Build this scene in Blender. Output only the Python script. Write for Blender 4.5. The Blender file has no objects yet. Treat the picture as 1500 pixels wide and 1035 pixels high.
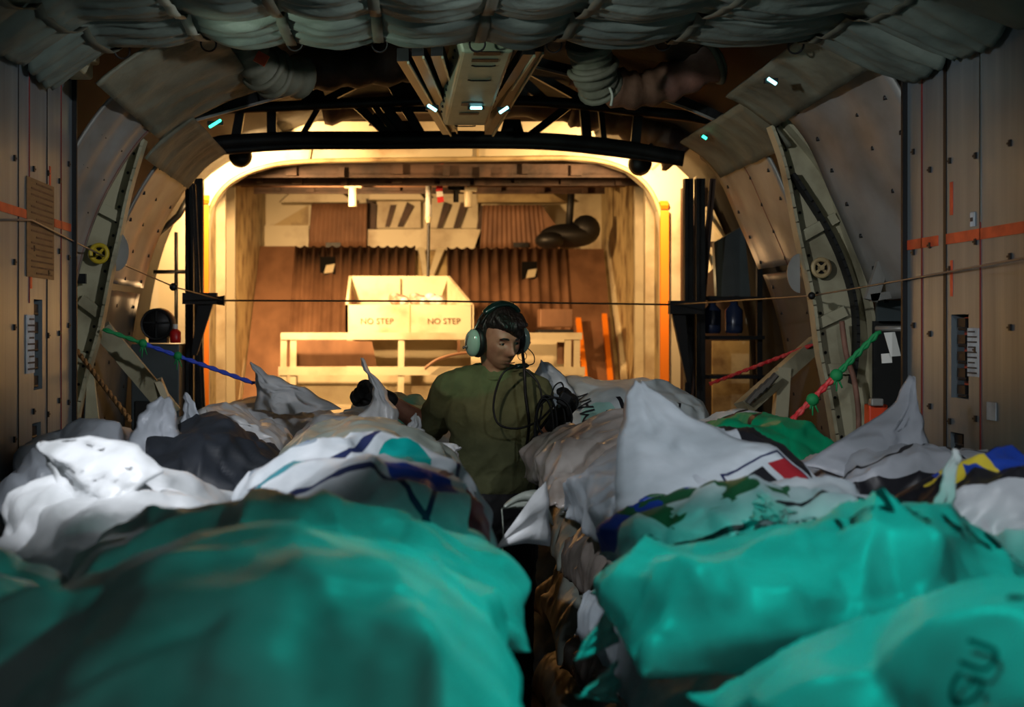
import bpy, bmesh, math, random
import numpy as np
from mathutils import Vector, Matrix, Quaternion, noise as mnoise
from mathutils.bvhtree import BVHTree
C = bpy.context.scene.collection
PI = math.pi
# photograph frame 1500x1035, focal length 1900 px; the aircraft axis vanishes at (570, 478)
F = 1900.0; CX = -0.32; CZ = 1.62; VX = 570.0; VY = 478.0
def P(px, py, Y): return Vector((CX + (px-VX)*Y/F, Y, CZ - (py-VY)*Y/F))
def wX(px, Y): return CX + (px-VX)*Y/F
def wZ(py, Y): return CZ - (py-VY)*Y/F

# ---------------------------------------------------------------- materials
def lin(c):
    return tuple((x/12.92 if x <= .04045 else ((x+.055)/1.055)**2.4) for x in c)
def nd(nt, t, **kw):
    n = nt.nodes.new(t)
    for k, v in kw.items(): setattr(n, k, v)
    return n
def material(name, col, rough=.5, metal=0., col2=None, scale=6., stretch=(1,1,1), lo=.4, hi=.65, bump=0., bscale=40., trans=0., coat=0., spec=.5, detail=6.):
    m = bpy.data.materials.new(name); m.use_nodes = True
    nt = m.node_tree; b = nt.nodes['Principled BSDF']
    b.inputs['Roughness'].default_value = rough; b.inputs['Metallic'].default_value = metal
    b.inputs['Specular IOR Level'].default_value = spec
    if coat: b.inputs['Coat Weight'].default_value = coat; b.inputs['Coat Roughness'].default_value = .15
    tc = nd(nt, 'ShaderNodeTexCoord'); mp = nd(nt, 'ShaderNodeMapping')
    mp.inputs['Scale'].default_value = stretch
    nt.links.new(tc.outputs['Object'], mp.inputs['Vector'])
    colsock = None
    if col2 is not None:
        n = nd(nt, 'ShaderNodeTexNoise'); n.inputs['Scale'].default_value = scale; n.inputs['Detail'].default_value = detail
        nt.links.new(mp.outputs['Vector'], n.inputs['Vector'])
        r = nd(nt, 'ShaderNodeValToRGB')
        r.color_ramp.elements[0].position = lo; r.color_ramp.elements[1].position = hi
        r.color_ramp.elements[0].color = (*col, 1); r.color_ramp.elements[1].color = (*col2, 1)
        nt.links.new(n.outputs['Fac'], r.inputs['Fac']); colsock = r.outputs['Color']
        nt.links.new(colsock, b.inputs['Base Color'])
    else:
        b.inputs['Base Color'].default_value = (*col, 1)
    if bump:
        n2 = nd(nt, 'ShaderNodeTexNoise'); n2.inputs['Scale'].default_value = bscale; n2.inputs['Detail'].default_value = 4
        nt.links.new(mp.outputs['Vector'], n2.inputs['Vector'])
        bp = nd(nt, 'ShaderNodeBump'); bp.inputs['Strength'].default_value = bump; bp.inputs['Distance'].default_value = .02
        nt.links.new(n2.outputs['Fac'], bp.inputs['Height']); nt.links.new(bp.outputs['Normal'], b.inputs['Normal'])
    if trans:
        t = nd(nt, 'ShaderNodeBsdfTranslucent'); mx = nd(nt, 'ShaderNodeMixShader'); mx.inputs[0].default_value = trans
        out = nt.nodes['Material Output']
        if colsock: nt.links.new(colsock, t.inputs['Color'])
        else: t.inputs['Color'].default_value = (*col, 1)
        nt.links.new(b.outputs[0], mx.inputs[1]); nt.links.new(t.outputs[0], mx.inputs[2]); nt.links.new(mx.outputs[0], out.inputs[0])
    return m
def glow(name, col, s):
    m = bpy.data.materials.new(name); m.use_nodes = True
    b = m.node_tree.nodes['Principled BSDF']
    b.inputs['Base Color'].default_value = (*col, 1); b.inputs['Emission Color'].default_value = (*col, 1)
    b.inputs['Emission Strength'].default_value = s
    return m

# ---------------------------------------------------------------- mesh builder
class MB:
    def __init__(s): s.v = []; s.f = []; s.m = []; s.k = 0
    def add(s, vs, fs, mi=None):
        o = len(s.v); s.v += [tuple(v) for v in vs]
        for f in fs: s.f.append(tuple(i+o for i in f)); s.m.append(s.k if mi is None else mi)
        return s
    def box(s, c, size, R=None, mi=None, taper=1.):
        hx, hy, hz = size[0]/2, size[1]/2, size[2]/2
        vs = []
        for z in (-1, 1):
            t = taper if z > 0 else 1.
            for x, y in ((-1,-1),(1,-1),(1,1),(-1,1)):
                v = Vector((x*hx*t, y*hy*t, z*hz))
                if R is not None: v = R @ v
                vs.append(v + Vector(c))
        return s.add(vs, [(3,2,1,0),(4,5,6,7),(0,1,5,4),(1,2,6,5),(2,3,7,6),(3,0,4,7)], mi)
    def bar(s, a, b, w, h, up=(0,0,1), mi=None):
        a = Vector(a); b = Vector(b); d = b-a; L = d.length; d.normalize()
        u = Vector(up); x = d.cross(u)
        if x.length < 1e-4: x = d.cross(Vector((1,0,0)))
        x.normalize(); z = x.cross(d)
        R = Matrix((x, d, z)).transposed()
        return s.box((a+b)/2, (w, L, h), R, mi)
    def prism(s, pts, ext, mi=None):
        ext = Vector(ext); n = len(pts); a = [Vector(p) for p in pts]
        vs = a + [p+ext for p in a]
        fs = [tuple(range(n))[::-1], tuple(range(n, 2*n))] + [(i, (i+1)%n, n+(i+1)%n, n+i) for i in range(n)]
        return s.add(vs, fs, mi)
    def tube(s, pts, r, n=8, mi=None, closed=False, cap=True):
        pts = [Vector(p) for p in pts]; N = len(pts)
        rr = r if hasattr(r, '__len__') else [r]*N
        vs = []; prev = None
        for i, p in enumerate(pts):
            if closed: d = pts[(i+1)%N]-pts[i-1]
            else: d = pts[min(i+1,N-1)]-pts[max(i-1,0)]
            d.normalize()
            if prev is None:
                u = d.orthogonal().normalized()
            else:
                u = (prev - d*prev.dot(d))
                u = u.normalized() if u.length > 1e-6 else d.orthogonal().normalized()
            prev = u; w = d.cross(u)
            for k in range(n):
                a = 2*PI*k/n
                vs.append(p + (u*math.cos(a)+w*math.sin(a))*rr[i])
        fs = []
        M = N if closed else N-1
        for i in range(M):
            for k in range(n):
                j = (i+1) % N
                fs.append((i*n+k, i*n+(k+1)%n, j*n+(k+1)%n, j*n+k))
        if cap and not closed:
            fs.append(tuple(range(n))[::-1]); fs.append(tuple(range((N-1)*n, N*n)))
        return s.add(vs, fs, mi)
    def lathe(s, base, axis, prof, n=24, mi=None):
        axis = Vector(axis).normalized(); u = axis.orthogonal().normalized(); w = axis.cross(u); base = Vector(base)
        vs = []
        for (r, h) in prof:
            for k in range(n):
                a = 2*PI*k/n; vs.append(base + axis*h + (u*math.cos(a)+w*math.sin(a))*max(r, 1e-4))
        fs = []
        for i in range(len(prof)-1):
            for k in range(n): fs.append((i*n+k, i*n+(k+1)%n, (i+1)*n+(k+1)%n, (i+1)*n+k))
        fs.append(tuple(range(n))[::-1]); L = len(prof)-1; fs.append(tuple(range(L*n, L*n+n)))
        return s.add(vs, fs, mi)
    def ring(s, c, axis, R, r, n=28, k=8, mi=None):
        axis = Vector(axis).normalized(); u = axis.orthogonal().normalized(); w = axis.cross(u); c = Vector(c)
        return s.tube([c+(u*math.cos(2*PI*i/n)+w*math.sin(2*PI*i/n))*R for i in range(n)], r, k, mi, closed=True)
    def ball(s, c, r, n=12, m=8, mi=None, R=None):
        r = r if hasattr(r, '__len__') else (r, r, r); vs = []; fs = []; c = Vector(c)
        for i in range(m+1):
            th = PI*i/m
            for k in range(n):
                a = 2*PI*k/n; v = Vector((r[0]*math.sin(th)*math.cos(a), r[1]*math.sin(th)*math.sin(a), r[2]*math.cos(th)))
                if R is not None: v = R @ v
                vs.append(c+v)
        for i in range(m):
            for k in range(n): fs.append((i*n+k, (i+1)*n+k, (i+1)*n+(k+1)%n, i*n+(k+1)%n))
        return s.add(vs, fs, mi)
    def shell(s, grid, t, mi=None, mats=None):
        """closed slab following a grid of points [n][m]; t = thickness along the normal"""
        G = np.array([[tuple(p) for p in row] for row in grid], float); n, m = G.shape[:2]
        du = np.gradient(G, axis=0); dv = np.gradient(G, axis=1); N = np.cross(du, dv)
        N /= (np.linalg.norm(N, axis=2, keepdims=True)+1e-12)
        B = G + N*t; o = n*m
        vs = [tuple(x) for x in G.reshape(-1, 3)] + [tuple(x) for x in B.reshape(-1, 3)]
        fs = []; ms = []
        k0 = s.k if mi is None else mi
        for i in range(n-1):
            for j in range(m-1):
                a, b, c, d = i*m+j, (i+1)*m+j, (i+1)*m+j+1, i*m+j+1
                mm = mats(i, j) if mats else k0
                fs += [(d, c, b, a), (a+o, b+o, c+o, d+o)]; ms += [mm, mm]
        def side(a, b): fs.append((a, b, b+o, a+o)); ms.append(k0)
        for j in range(m-1): side(j, j+1); side((n-1)*m+j+1, (n-1)*m+j)
        for i in range(n-1): side((i+1)*m, i*m); side(i*m+m-1, (i+1)*m+m-1)
        off = len(s.v); s.v += vs
        for f, mm in zip(fs, ms): s.f.append(tuple(x+off for x in f)); s.m.append(mm)
        return s
    def build(s, name, mats, parent=None, smooth=False, bevel=0., subsurf=0, base=None):
        if not isinstance(mats, (list, tuple)): mats = [mats]
        org = Vector((0,0,0))
        if parent is None:
            vs = np.array(s.v); org = Vector(((vs[:,0].min()+vs[:,0].max())/2, (vs[:,1].min()+vs[:,1].max())/2, vs[:,2].min())) if base is None else Vector(base)
        me = bpy.data.meshes.new(name); me.from_pydata([tuple(Vector(v)-org) for v in s.v], [], s.f)
        for m in mats: me.materials.append(m)
        me.polygons.foreach_set('material_index', s.m)
        if smooth: me.polygons.foreach_set('use_smooth', [True]*len(me.polygons))
        bm = bmesh.new(); bm.from_mesh(me); bmesh.ops.recalc_face_normals(bm, faces=bm.faces); bm.to_mesh(me); bm.free()
        o = bpy.data.objects.new(name, me); C.objects.link(o); o.location = org
        if parent is not None:
            o.parent = parent; o.matrix_parent_inverse = Matrix.Translation(-wloc(parent))
        if bevel:
            b = o.modifiers.new('b', 'BEVEL'); b.width = bevel; b.segments = 2; b.limit_method = 'ANGLE'
        if subsurf:
            b = o.modifiers.new('s', 'SUBSURF'); b.levels = subsurf; b.render_levels = subsurf
        return o
def wloc(o):
    """world location: every thing here is unrotated, children are built in world coordinates"""
    return o.get('_w') and Vector(o['_w']) or (Vector(o.location) if o.parent is None else Vector((0,0,0)))
def tag(o, label=None, cat=None, group=None, kind=None):
    if label: o['label'] = label
    if cat: o['category'] = cat
    if group: o['group'] = group
    if kind: o['kind'] = kind
    return o
def thing(name, loc, label, cat, group=None, kind=None):
    o = bpy.data.objects.new(name, None); C.objects.link(o); o.location = loc; o.empty_display_size = .05
    return tag(o, label, cat, group, kind)
def text_mesh(body, size, fit=None):
    """flat letters as (verts, faces), origin at the lower left, x right, y up"""
    cu = bpy.data.curves.new('t', 'FONT'); cu.body = body; cu.size = size; cu.resolution_u = 3
    ob = bpy.data.objects.new('t', cu); C.objects.link(ob)
    bpy.context.view_layer.update()
    me = bpy.data.meshes.new_from_object(ob.evaluated_get(bpy.context.evaluated_depsgraph_get()))
    bpy.data.objects.remove(ob)
    bm = bmesh.new(); bm.from_mesh(me)
    bmesh.ops.subdivide_edges(bm, edges=[e for e in bm.edges if e.calc_length() > size*.3], cuts=1)
    vs = [v.co.copy() for v in bm.verts]; fs = [[v.index for v in f.verts] for f in bm.faces]
    bm.free(); bpy.data.meshes.remove(me)
    return vs, fs
def sign_text(mb, body, size, o, ux, uy, n, mi=None, center=True):
    vs, fs = text_mesh(body, size)
    w = max(v.x for v in vs); h = size*.7
    o = Vector(o); ux = Vector(ux); uy = Vector(uy); n = Vector(n)
    off = -w/2 if center else 0
    mb.add([o + ux*(v.x+off) + uy*(v.y-h/2) + n*.003 for v in vs], fs, mi)
def rope_pts(a, b, sag=0., n=12):
    a = Vector(a); b = Vector(b)
    return [a.lerp(b, i/(n-1)) + Vector((0,0,-sag*4*(i/(n-1))*(1-i/(n-1)))) for i in range(n)]
def smooth_path(pts, n=8):
    pts = [Vector(p) for p in pts]; out = []
    for i in range(len(pts)-1):
        p0 = pts[max(i-1,0)]; p1 = pts[i]; p2 = pts[i+1]; p3 = pts[min(i+2,len(pts)-1)]
        for k in range(n):
            t = k/n
            out.append(.5*((2*p1)+(p2-p0)*t+(2*p0-5*p1+4*p2-p3)*t*t+(3*p1-p0-3*p2+p3)*t**3))
    out.append(pts[-1]); return out
def fnoise(p, s=1., o=0.): return mnoise.noise(Vector(p)*s + Vector((o, o*1.7, o*.3)))
# ================================================================ THE PLACE
M = {}
M['alu'] = material('brushed_aluminium', lin((.46,.51,.53)), .34, .5, lin((.39,.43,.45)), 4., (5,5,.25), .3, .75, bump=.22, bscale=1.6)
M['alu2'] = material('grey_aluminium', lin((.50,.52,.50)), .42, .6, lin((.40,.42,.41)), 5., (9,9,.4), .35, .7)
M['black'] = material('black_metal', (.008,.008,.008), .5, .3)
M['dark'] = material('dark_steel', (.022,.024,.024), .42, .5, (.012,.012,.012), 9)
M['red'] = material('red_sealant', lin((.42,.10,.10)), .6)
M['orange_band'] = material('orange_stripe', lin((.75,.30,.16)), .55, 0, lin((.60,.22,.12)), 14)
M['paper'] = material('pale_label', lin((.66,.70,.72)), .6, 0, lin((.55,.58,.60)), 20)
M['ink'] = material('label_ink', (.02,.02,.025), .6)
M['placard'] = material('brown_placard', lin((.37,.30,.22)), .5, .3, lin((.30,.25,.19)), 12, (1,1,6))
M['quilt'] = material('quilted_cover', lin((.38,.42,.38)), .75, 0, lin((.30,.34,.31)), 5., bump=.25, bscale=22)
M['strap'] = material('webbing', lin((.30,.31,.26)), .7)
M['strap_light'] = material('pale_webbing', lin((.58,.60,.54)), .6)
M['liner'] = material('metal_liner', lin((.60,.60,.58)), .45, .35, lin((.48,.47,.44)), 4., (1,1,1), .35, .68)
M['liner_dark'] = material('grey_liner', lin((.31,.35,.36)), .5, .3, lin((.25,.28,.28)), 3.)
M['fabric'] = material('liner_fabric', lin((.44,.44,.37)), .7, 0, lin((.33,.33,.27)), 5., (1,1,1), .4, .66, bump=.4, bscale=14)
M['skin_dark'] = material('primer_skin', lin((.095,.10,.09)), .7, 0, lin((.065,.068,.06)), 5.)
M['rib'] = material('primer_green_rib', lin((.66,.64,.53)), .5, .1, lin((.45,.42,.32)), 5., (1,1,1), .45, .72)
M['cream'] = material('cream_paint', lin((.80,.76,.64)), .5, 0, lin((.60,.52,.40)), 3.5, (1,1,1), .5, .75)
M['cream2'] = material('dirty_cream', lin((.72,.64,.46)), .55, 0, lin((.42,.32,.20)), 5., (1,1,1), .45, .68)
M['brown'] = material('worn_brown_tread', lin((.52,.38,.28)), .6, .1, lin((.40,.28,.20)), 6., (1,.5,.5), .4, .7)
M['brown_dark'] = material('dark_brown_duct', lin((.30,.22,.17)), .65, 0, lin((.16,.11,.08)), 6., bump=.3, bscale=15)
M['orange'] = material('orange_paint', lin((.95,.52,.10)), .5)
M['yellow'] = material('yellow_paint', lin((.72,.62,.12)), .5)
M['beam'] = material('pale_green_beam', lin((.62,.66,.56)), .45, .1, lin((.52,.55,.46)), 6.)
M['olive'] = material('olive_crown', lin((.14,.14,.11)), .8, 0, lin((.08,.08,.07)), 5., bump=.3, bscale=14)
M['white'] = material('white_paint', lin((.85,.85,.82)), .5)
M['floor'] = material('grey_floor', lin((.20,.21,.21)), .6, .2, lin((.14,.15,.15)), 7.)
M['ducting'] = material('red_brown_duct', lin((.56,.40,.33)), .7, 0, lin((.42,.30,.24)), 6., bump=.35, bscale=20)
M['steelwire'] = material('steel_wire', lin((.55,.53,.50)), .35, .8)
M['rope_green'] = material('green_rope', lin((.05,.52,.28)), .7); M['rope_blue'] = material('blue_strap', lin((.14,.26,.72)), .6)
M['rope_red'] = material('red_rope', lin((.78,.10,.13)), .7, 0, lin((.85,.35,.33)), 60); M['rope_tan'] = material('tan_rope', lin((.66,.47,.26)), .8, 0, lin((.45,.30,.15)), 70)

WL, WR, YL, YR = -1.55, 1.55, 5.03, 4.68
# ---- floor
tag(MB().box((0, 4.5, -.05), (3.9, 16., .1)).build('floor', M['floor'], base=(0,5,-.1)), kind='structure')
# ---- silver side panels next to the camera
def side_wall(name, x, yend, sgn, slots, seams, band_z, label_boxes):
    b = MB(); t = .05
    cuts = sorted([(y0, y1, z0, z1) for (y0, y1, z0, z1) in slots])
    # panel split around the slots (they are real recesses)
    ys = sorted({-.6, yend, *[c[0] for c in cuts], *[c[1] for c in cuts], 1.5, 2.5, 3.3})
    zs = sorted({0., 2.72, *[c[2] for c in cuts], *[c[3] for c in cuts]})
    for y0, y1 in zip(ys, ys[1:]):
        for z0, z1 in zip(zs, zs[1:]):
            ym, zm = (y0+y1)/2, (z0+z1)/2
            if any(c[0] < ym < c[1] and c[2] < zm < c[3] for c in cuts): continue
            b.box((x+sgn*t/2, ym, zm), (t, y1-y0, z1-z0), mi=0)
    b.box((x+sgn*(t+.04), yend/2-.3, 1.36), (.05, yend+.6, 2.72), mi=1)             # backing behind the slots
    b.box((x+sgn*.012, yend+.006, 1.36), (.06, .016, 2.72), mi=1)                   # black edge seal
    for (y, wd, mi, z0, z1) in seams: b.box((x-sgn*.001, y, (z0+z1)/2), (.004, wd, z1-z0), mi=mi)
    rnd = random.Random(5)
    for y in [yend-.06, yend-.20, yend-.36, yend-.55, yend-.78, yend-1.05]:          # quarter-turn fasteners
        for z in (.7, 1.0, 1.3, 1.58, 1.86, 2.2):
            z += rnd.uniform(-.05, .05)
            if any(c[0]-.03 < y < c[1]+.03 and c[2]-.03 < z < c[3]+.03 for c in cuts): continue
            b.box((x-sgn*.003, y, z), (.007, .012, .02), mi=1); b.box((x-sgn*.004, y+.008, z), (.006, .016, .006), mi=1)
    w = tag(b.build(name, [M['alu'], M['black'], M['red'], M['orange_band'], M['alu2']], base=(x, 2.3, 0)), kind='structure')
    return w
slotL = [(4.49,4.60,1.40,1.715), (4.47,4.58,1.00,1.285)]; slotR = [(4.185,4.315,1.385,1.66), (4.22,4.32,1.06,1.27)]
wl = side_wall('wall_left', WL, YL, -1, slotL, [(4.43,.006,2,1.7,2.7),(4.86,.006,2,0,2.7),(4.86-.2,.004,1,0,2.7),(4.3,.003,1,0,2.7),(3.9,.012,1,0,2.7),
    (4.60+.28,.25,3,1.985,2.015),(4.24,.32,3,1.985,2.015),(4.70,.015,3,2.08,2.2),(4.45,.02,3,1.75,1.95)], 2., None)
wr = side_wall('wall_right', WR, YR, 1, slotR, [(4.55,.008,2,.3,2.66),(4.36,.022,1,.2,2.7),(4.10,.006,2,0,2.66),(4.10,.009,4,1.95,2.6),
    (4.545,.26,3,1.895,1.93),(4.02,.66,3,1.895,1.93),(4.31,.02,3,1.99,2.1),(4.31,.015,3,1.72,1.84)], 1.91, None)
# retaining tracks inside the slots
def slot_track(wall, x, sgn, y0, y1, z0, z1):
    b = MB(); ym = (y0+y1)/2; n = 5
    b.box((x+sgn*.045, ym+.02, (z0+z1)/2), (.02, .05, z1-z0-.02), mi=0)
    for k in range(n):
        z = z0+(z1-z0)*(k+.5)/n
        b.box((x+sgn*.022, ym+.018, z), (.02, .06, .03), mi=1); b.tube([(x+sgn*.012, ym-.03, z-.02), (x+sgn*.012, ym+.03, z-.02)], .006, 6, mi=1)
    b.build('tie_down_track', [M['orange_band'] if sgn > 0 else M['dark'], M['black']], wall)
for s_ in slotL: slot_track(wl, WL, -1, *s_)
for s_ in slotR: slot_track(wr, WR, 1, *s_)
def wall_label(wall, x, sgn, y0, y1, z0, z1, lines, name='instruction_label', m=None, ink=None, lab=None):
    b = MB(); b.box((x-sgn*.003, (y0+y1)/2, (z0+z1)/2), (.003, y1-y0, z1-z0), mi=0)
    for k in range(lines):
        z = z1-(z1-z0)*(k+.7)/(lines+.4); f = .82 if k % 3 else .6
        b.box((x-sgn*.0052, (y0+y1)/2+(1-f)*.3*(y1-y0), z), (.001, (y1-y0)*f, (z1-z0)/lines*.28), mi=1)
    o = b.build(name, [m or M['paper'], ink or M['ink']], wall)
    if lab: o['label'] = lab
wall_label(wr, WR, 1, 4.105, 4.185, 1.46, 1.615, 9)
wall_label(wr, WR, 1, 3.99, 4.05, 1.33, 1.385, 0, 'torn_sticker')
wall_label(wr, WR, 1, 4.135, 4.165, 1.94, 1.985, 1, 'torn_sticker')
wall_label(wl, WL, -1, 4.385, 4.485, 1.46, 1.66, 9)
wall_label(wl, WL, -1, 4.39, 4.745, 1.79, 2.13, 16, 'placard', M['placard'], M['brown_dark'])
# gutter rail at the top of each panel
for nm, x, s, ye in (('trim_1', WL, 1, YL), ('trim_2', WR, -1, YR)):
    b = MB(); b.box((x+s*.05, ye/2+1.3, 2.60), (.09, ye-2.7, .07)); b.box((x+s*.10, ye/2+1.3, 2.64), (.04, ye-2.7, .04))
    tag(b.build(nm, M['rib'], bevel=.01), kind='structure')

# ---- the curved fuselage beyond the panels
SL = [(-.80,2.70),(-1.05,2.62),(-1.28,2.48),(-1.41,2.34),(-1.53,2.13),(-1.61,1.90),(-1.67,1.6),(-1.71,1.2),(-1.73,.6),(-1.74,.02)]
SR = [(.80,2.72),(1.08,2.66),(1.30,2.54),(1.43,2.40),(1.53,2.18),(1.63,1.95),(1.72,1.70),(1.78,1.38),(1.81,.7),(1.82,.02)]
def section(S, n=40):
    S = [Vector((a[0], 0, a[1])) for a in S]; pts = smooth_path(S, 6)
    L = [0]
    for a, b in zip(pts, pts[1:]): L.append(L[-1]+(b-a).length)
    out = []
    for k in range(n):
        t = L[-1]*k/(n-1); i = max(j for j in range(len(L)) if L[j] <= t+1e-9); i = min(i, len(pts)-2)
        out.append(pts[i].lerp(pts[i+1], (t-L[i])/(L[i+1]-L[i]+1e-9)))
    return out
def sec_slice(S, z_hi, z_lo, n=24):
    return [p for p in section(S, 90) if z_lo <= p.z <= z_hi][::max(1, 90//n//2)]
def liner(S, y0, y1, z_hi, z_lo, off, name, mats, wrinkle=0., red=None, parent=None, t=.012, seed=0, ny=14, taper=0.):
    pts = sec_slice(S, z_hi, z_lo); sgn = 1 if S[0][0] > 0 else -1
    grid = []
    for p in pts:
        row = []
        for j in range(ny+1):
            y = y0+(y1-y0)*j/ny
            w = wrinkle*(fnoise((p.x*2, y*7, p.z*2), 1.3, seed)+.6*fnoise((p.x*5, y*13, p.z*5), 1.5, seed+3)) if wrinkle else .006*math.sin(j/ny*PI*5)
            d = off+w+taper*(y1-y)/(y1-y0)
            nx, nz = (sgn*.7, .7) if p.z > 2.2 else (sgn*.95, .3)
            row.append((p.x+nx*d, y, p.z+nz*d))
        grid.append(row)
    b = MB(); b.shell(grid, -t*sgn if S[0][0] > 0 else t)
    if red:
        for yy in red:
            tp = taper*(y1-yy)/(y1-y0); b.tube([(p.x-sgn*.004+sgn*(.7 if p.z > 2.2 else .95)*(off+tp), yy, p.z+(.7 if p.z > 2.2 else .3)*(off+tp)-.003) for p in pts], .006, 5, mi=1)
    if not wrinkle:
        for k, p in enumerate(pts):                                  # rows of rivets and stud clips
            for yy in (y0+.10, (y0+y1)/2-.05, y1-.08):
                tp = taper*(y1-yy)/(y1-y0)
                if k % 4 == 2: b.box((p.x-sgn*.004+sgn*(.7 if p.z > 2.2 else .95)*(off+tp), yy, p.z-.004+(.7 if p.z > 2.2 else .3)*(off+tp)), (.016, .014, .016), mi=2)
    return b.build(name, [mats, M['red'], M['black']], parent, smooth=True)
# outer skin (dark, set back) is the side wall of the aft compartment
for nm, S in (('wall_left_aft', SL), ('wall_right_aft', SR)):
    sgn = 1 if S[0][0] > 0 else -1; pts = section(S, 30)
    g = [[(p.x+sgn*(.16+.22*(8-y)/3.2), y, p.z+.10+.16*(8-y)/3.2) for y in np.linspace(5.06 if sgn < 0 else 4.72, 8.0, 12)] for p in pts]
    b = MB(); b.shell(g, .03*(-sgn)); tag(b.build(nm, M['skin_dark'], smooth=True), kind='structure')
# crown
g = []
for k in range(25):
    x = -1.0+2.0*k/24; g.append([(x, y, 2.80+.20*math.cos(x/1.05*PI/2)+.03*fnoise((x*3, y*3, 0), 1.5)) for y in np.linspace(-.6, 8.0, 40)])
b = MB(); b.shell(g, .03); tag(b.build('ceiling', M['olive'], smooth=True), kind='structure')
lp = thing('liner_panel', (-1.6, 5.0, .02), 'pale metal wall liner with red seams right behind left silver panel', 'wall panel', 'curved liner panels')
liner(SL, 5.05, 5.42, 2.50, .05, .0, 'sheet', M['liner'], red=[5.405, 5.20], parent=lp, taper=.11)
lp = thing('liner_panel', (-1.6, 6.2, .02), 'curved pale liner panel between the slanted left rib and the ramp doorway', 'wall panel', 'curved liner panels')
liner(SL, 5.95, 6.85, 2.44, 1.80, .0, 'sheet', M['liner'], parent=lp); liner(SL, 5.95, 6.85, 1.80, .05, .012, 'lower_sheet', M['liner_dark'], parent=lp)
lp = thing('liner_panel', (1.6, 5.0, .02), 'pale metal wall liner with red seam right behind right silver panel', 'wall panel', 'curved liner panels')
liner(SR, 4.72, 5.42, 2.55, 1.72, .0, 'sheet', M['liner'], red=[4.95], parent=lp, taper=.15)
lp = thing('liner_panel', (1.6, 6.2, .02), 'curved brownish liner panel between right rib and the ramp doorway', 'wall panel', 'curved liner panels')
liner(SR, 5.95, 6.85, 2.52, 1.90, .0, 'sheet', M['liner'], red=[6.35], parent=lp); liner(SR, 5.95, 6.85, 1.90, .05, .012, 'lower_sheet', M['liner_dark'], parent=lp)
for S, y0, y1, zh, zl, lab, sd in ((SL, 4.72, 5.62, 2.68, 2.44, 'wrinkled olive cloth liner with a dark round hole, upper left', 1), (SL, 5.60, 6.7, 2.56, 2.34, 'wrinkled olive cloth liner above the left rib', 2),
                         (SR, 4.45, 5.55, 2.645, 2.48, 'wrinkled olive cloth liner above the right wall liner, upper right', 3), (SR, 5.55, 6.7, 2.61, 2.40, 'wrinkled olive cloth liner above the right rib', 4)):
    sgn = 1 if S is SR else -1
    o = liner(S, y0, y1, zh, zl, -.025, 'cloth_liner', M['fabric'], wrinkle=.014, seed=sd*7, ny=40, taper=.12 if sd % 2 else 0.)
    tag(o, lab, 'wall cover', 'cloth liners under the roof')
    if sd == 1:
        b = MB(); p = P(265, 88, 5.3); n = Vector((.62, 0, -.78)); b.lathe(p-n*.015, n, [(.055,0),(.055,.012),(.0,.013)], 24, mi=0); b.ring(p, n, .058, .005, 28, 6, mi=1)
        b.build('round_hole', [M['black'], glow('teal_glint_rim', (.0,.35,.33), .6)], o)  # rim glows to imitate a teal glint
# ---- quilted duct cover hanging under the roof
straps = [-1.45,-1.14,-.80,-.46,-.12,.20,.62,1.0,1.34]
straps = [wX(x, 4.6) for x in (-40, 165, 297, 427, 555, 702, 820, 985, 1185, 1360, 1540)]
def quilt_z(x, y):
    k = max([i for i in range(len(straps)) if straps[i] <= x] or [0]); k = min(k, len(straps)-2)
    t = (x-straps[k])/(straps[k+1]-straps[k]); sag = math.sin(PI*min(max(t,0),1))
    z = 2.655-.035*sag
    ym = y+.02*math.sin(x*9)
    for yc in (4.28, 3.86, 3.4, 2.9): z += .035*math.exp(-((ym-yc)/.022)**2)
    q = .018*math.sin(PI*((y-4.28)/.42 % 1))
    z -= q
    z += .012*fnoise((x*3, y*16, 0), 1.2)*1.2+.008*fnoise((x*9, y*30, 3), 1.)
    if y > 4.60: z += ((y-4.60)/.16)**2*.12*(1+.2*sag)
    if abs(x) > 1.15: z -= .20*((abs(x)-1.15)/.45)**1.6
    return z
xs = np.linspace(-1.52, 1.52, 190); ysq = np.concatenate([np.linspace(2.4, 3.9, 30), np.linspace(3.91, 4.78, 60)])
b = MB(); b.shell([[(x, y, quilt_z(x, y)) for y in ysq] for x in xs], .02)
q = thing('quilted_cover', (0, 3.6, 2.6), 'grey quilted cover sagging between straps along the roof, top edge', 'duct cover')
b.build('cloth', M['quilt'], q, smooth=True)
for k, x0 in enumerate(straps):
    if abs(x0) > 1.46: continue
    wd = .036; slope = (-.06, .10, .05, .04, .02, .0, -.06, -.10, -.12, -.16, -.18)[k]
    rows = []
    for y in np.linspace(2.5, 4.74, 50):
        xx = x0+(y-4.6)*slope; rows.append([(xx-wd/2, y, quilt_z(xx, y)-.012), (xx, y, quilt_z(xx, y)-.014), (xx+wd/2, y, quilt_z(xx, y)-.012)])
    b = MB(); b.shell(rows, .004); s_ = b.build('strap', M['strap_light'] if k == 2 else M['strap'], q, smooth=True)
    if k == 2: s_['label'] = 'pale grey strap'
    b = MB(); xx = x0+.13*slope; zz = quilt_z(xx, 4.66)-.02; b.ring((xx, 4.70, zz), (0,1,.4), .028, .004, 16, 5); b.build('buckle_ring', M['black'], q, smooth=True)
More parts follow.
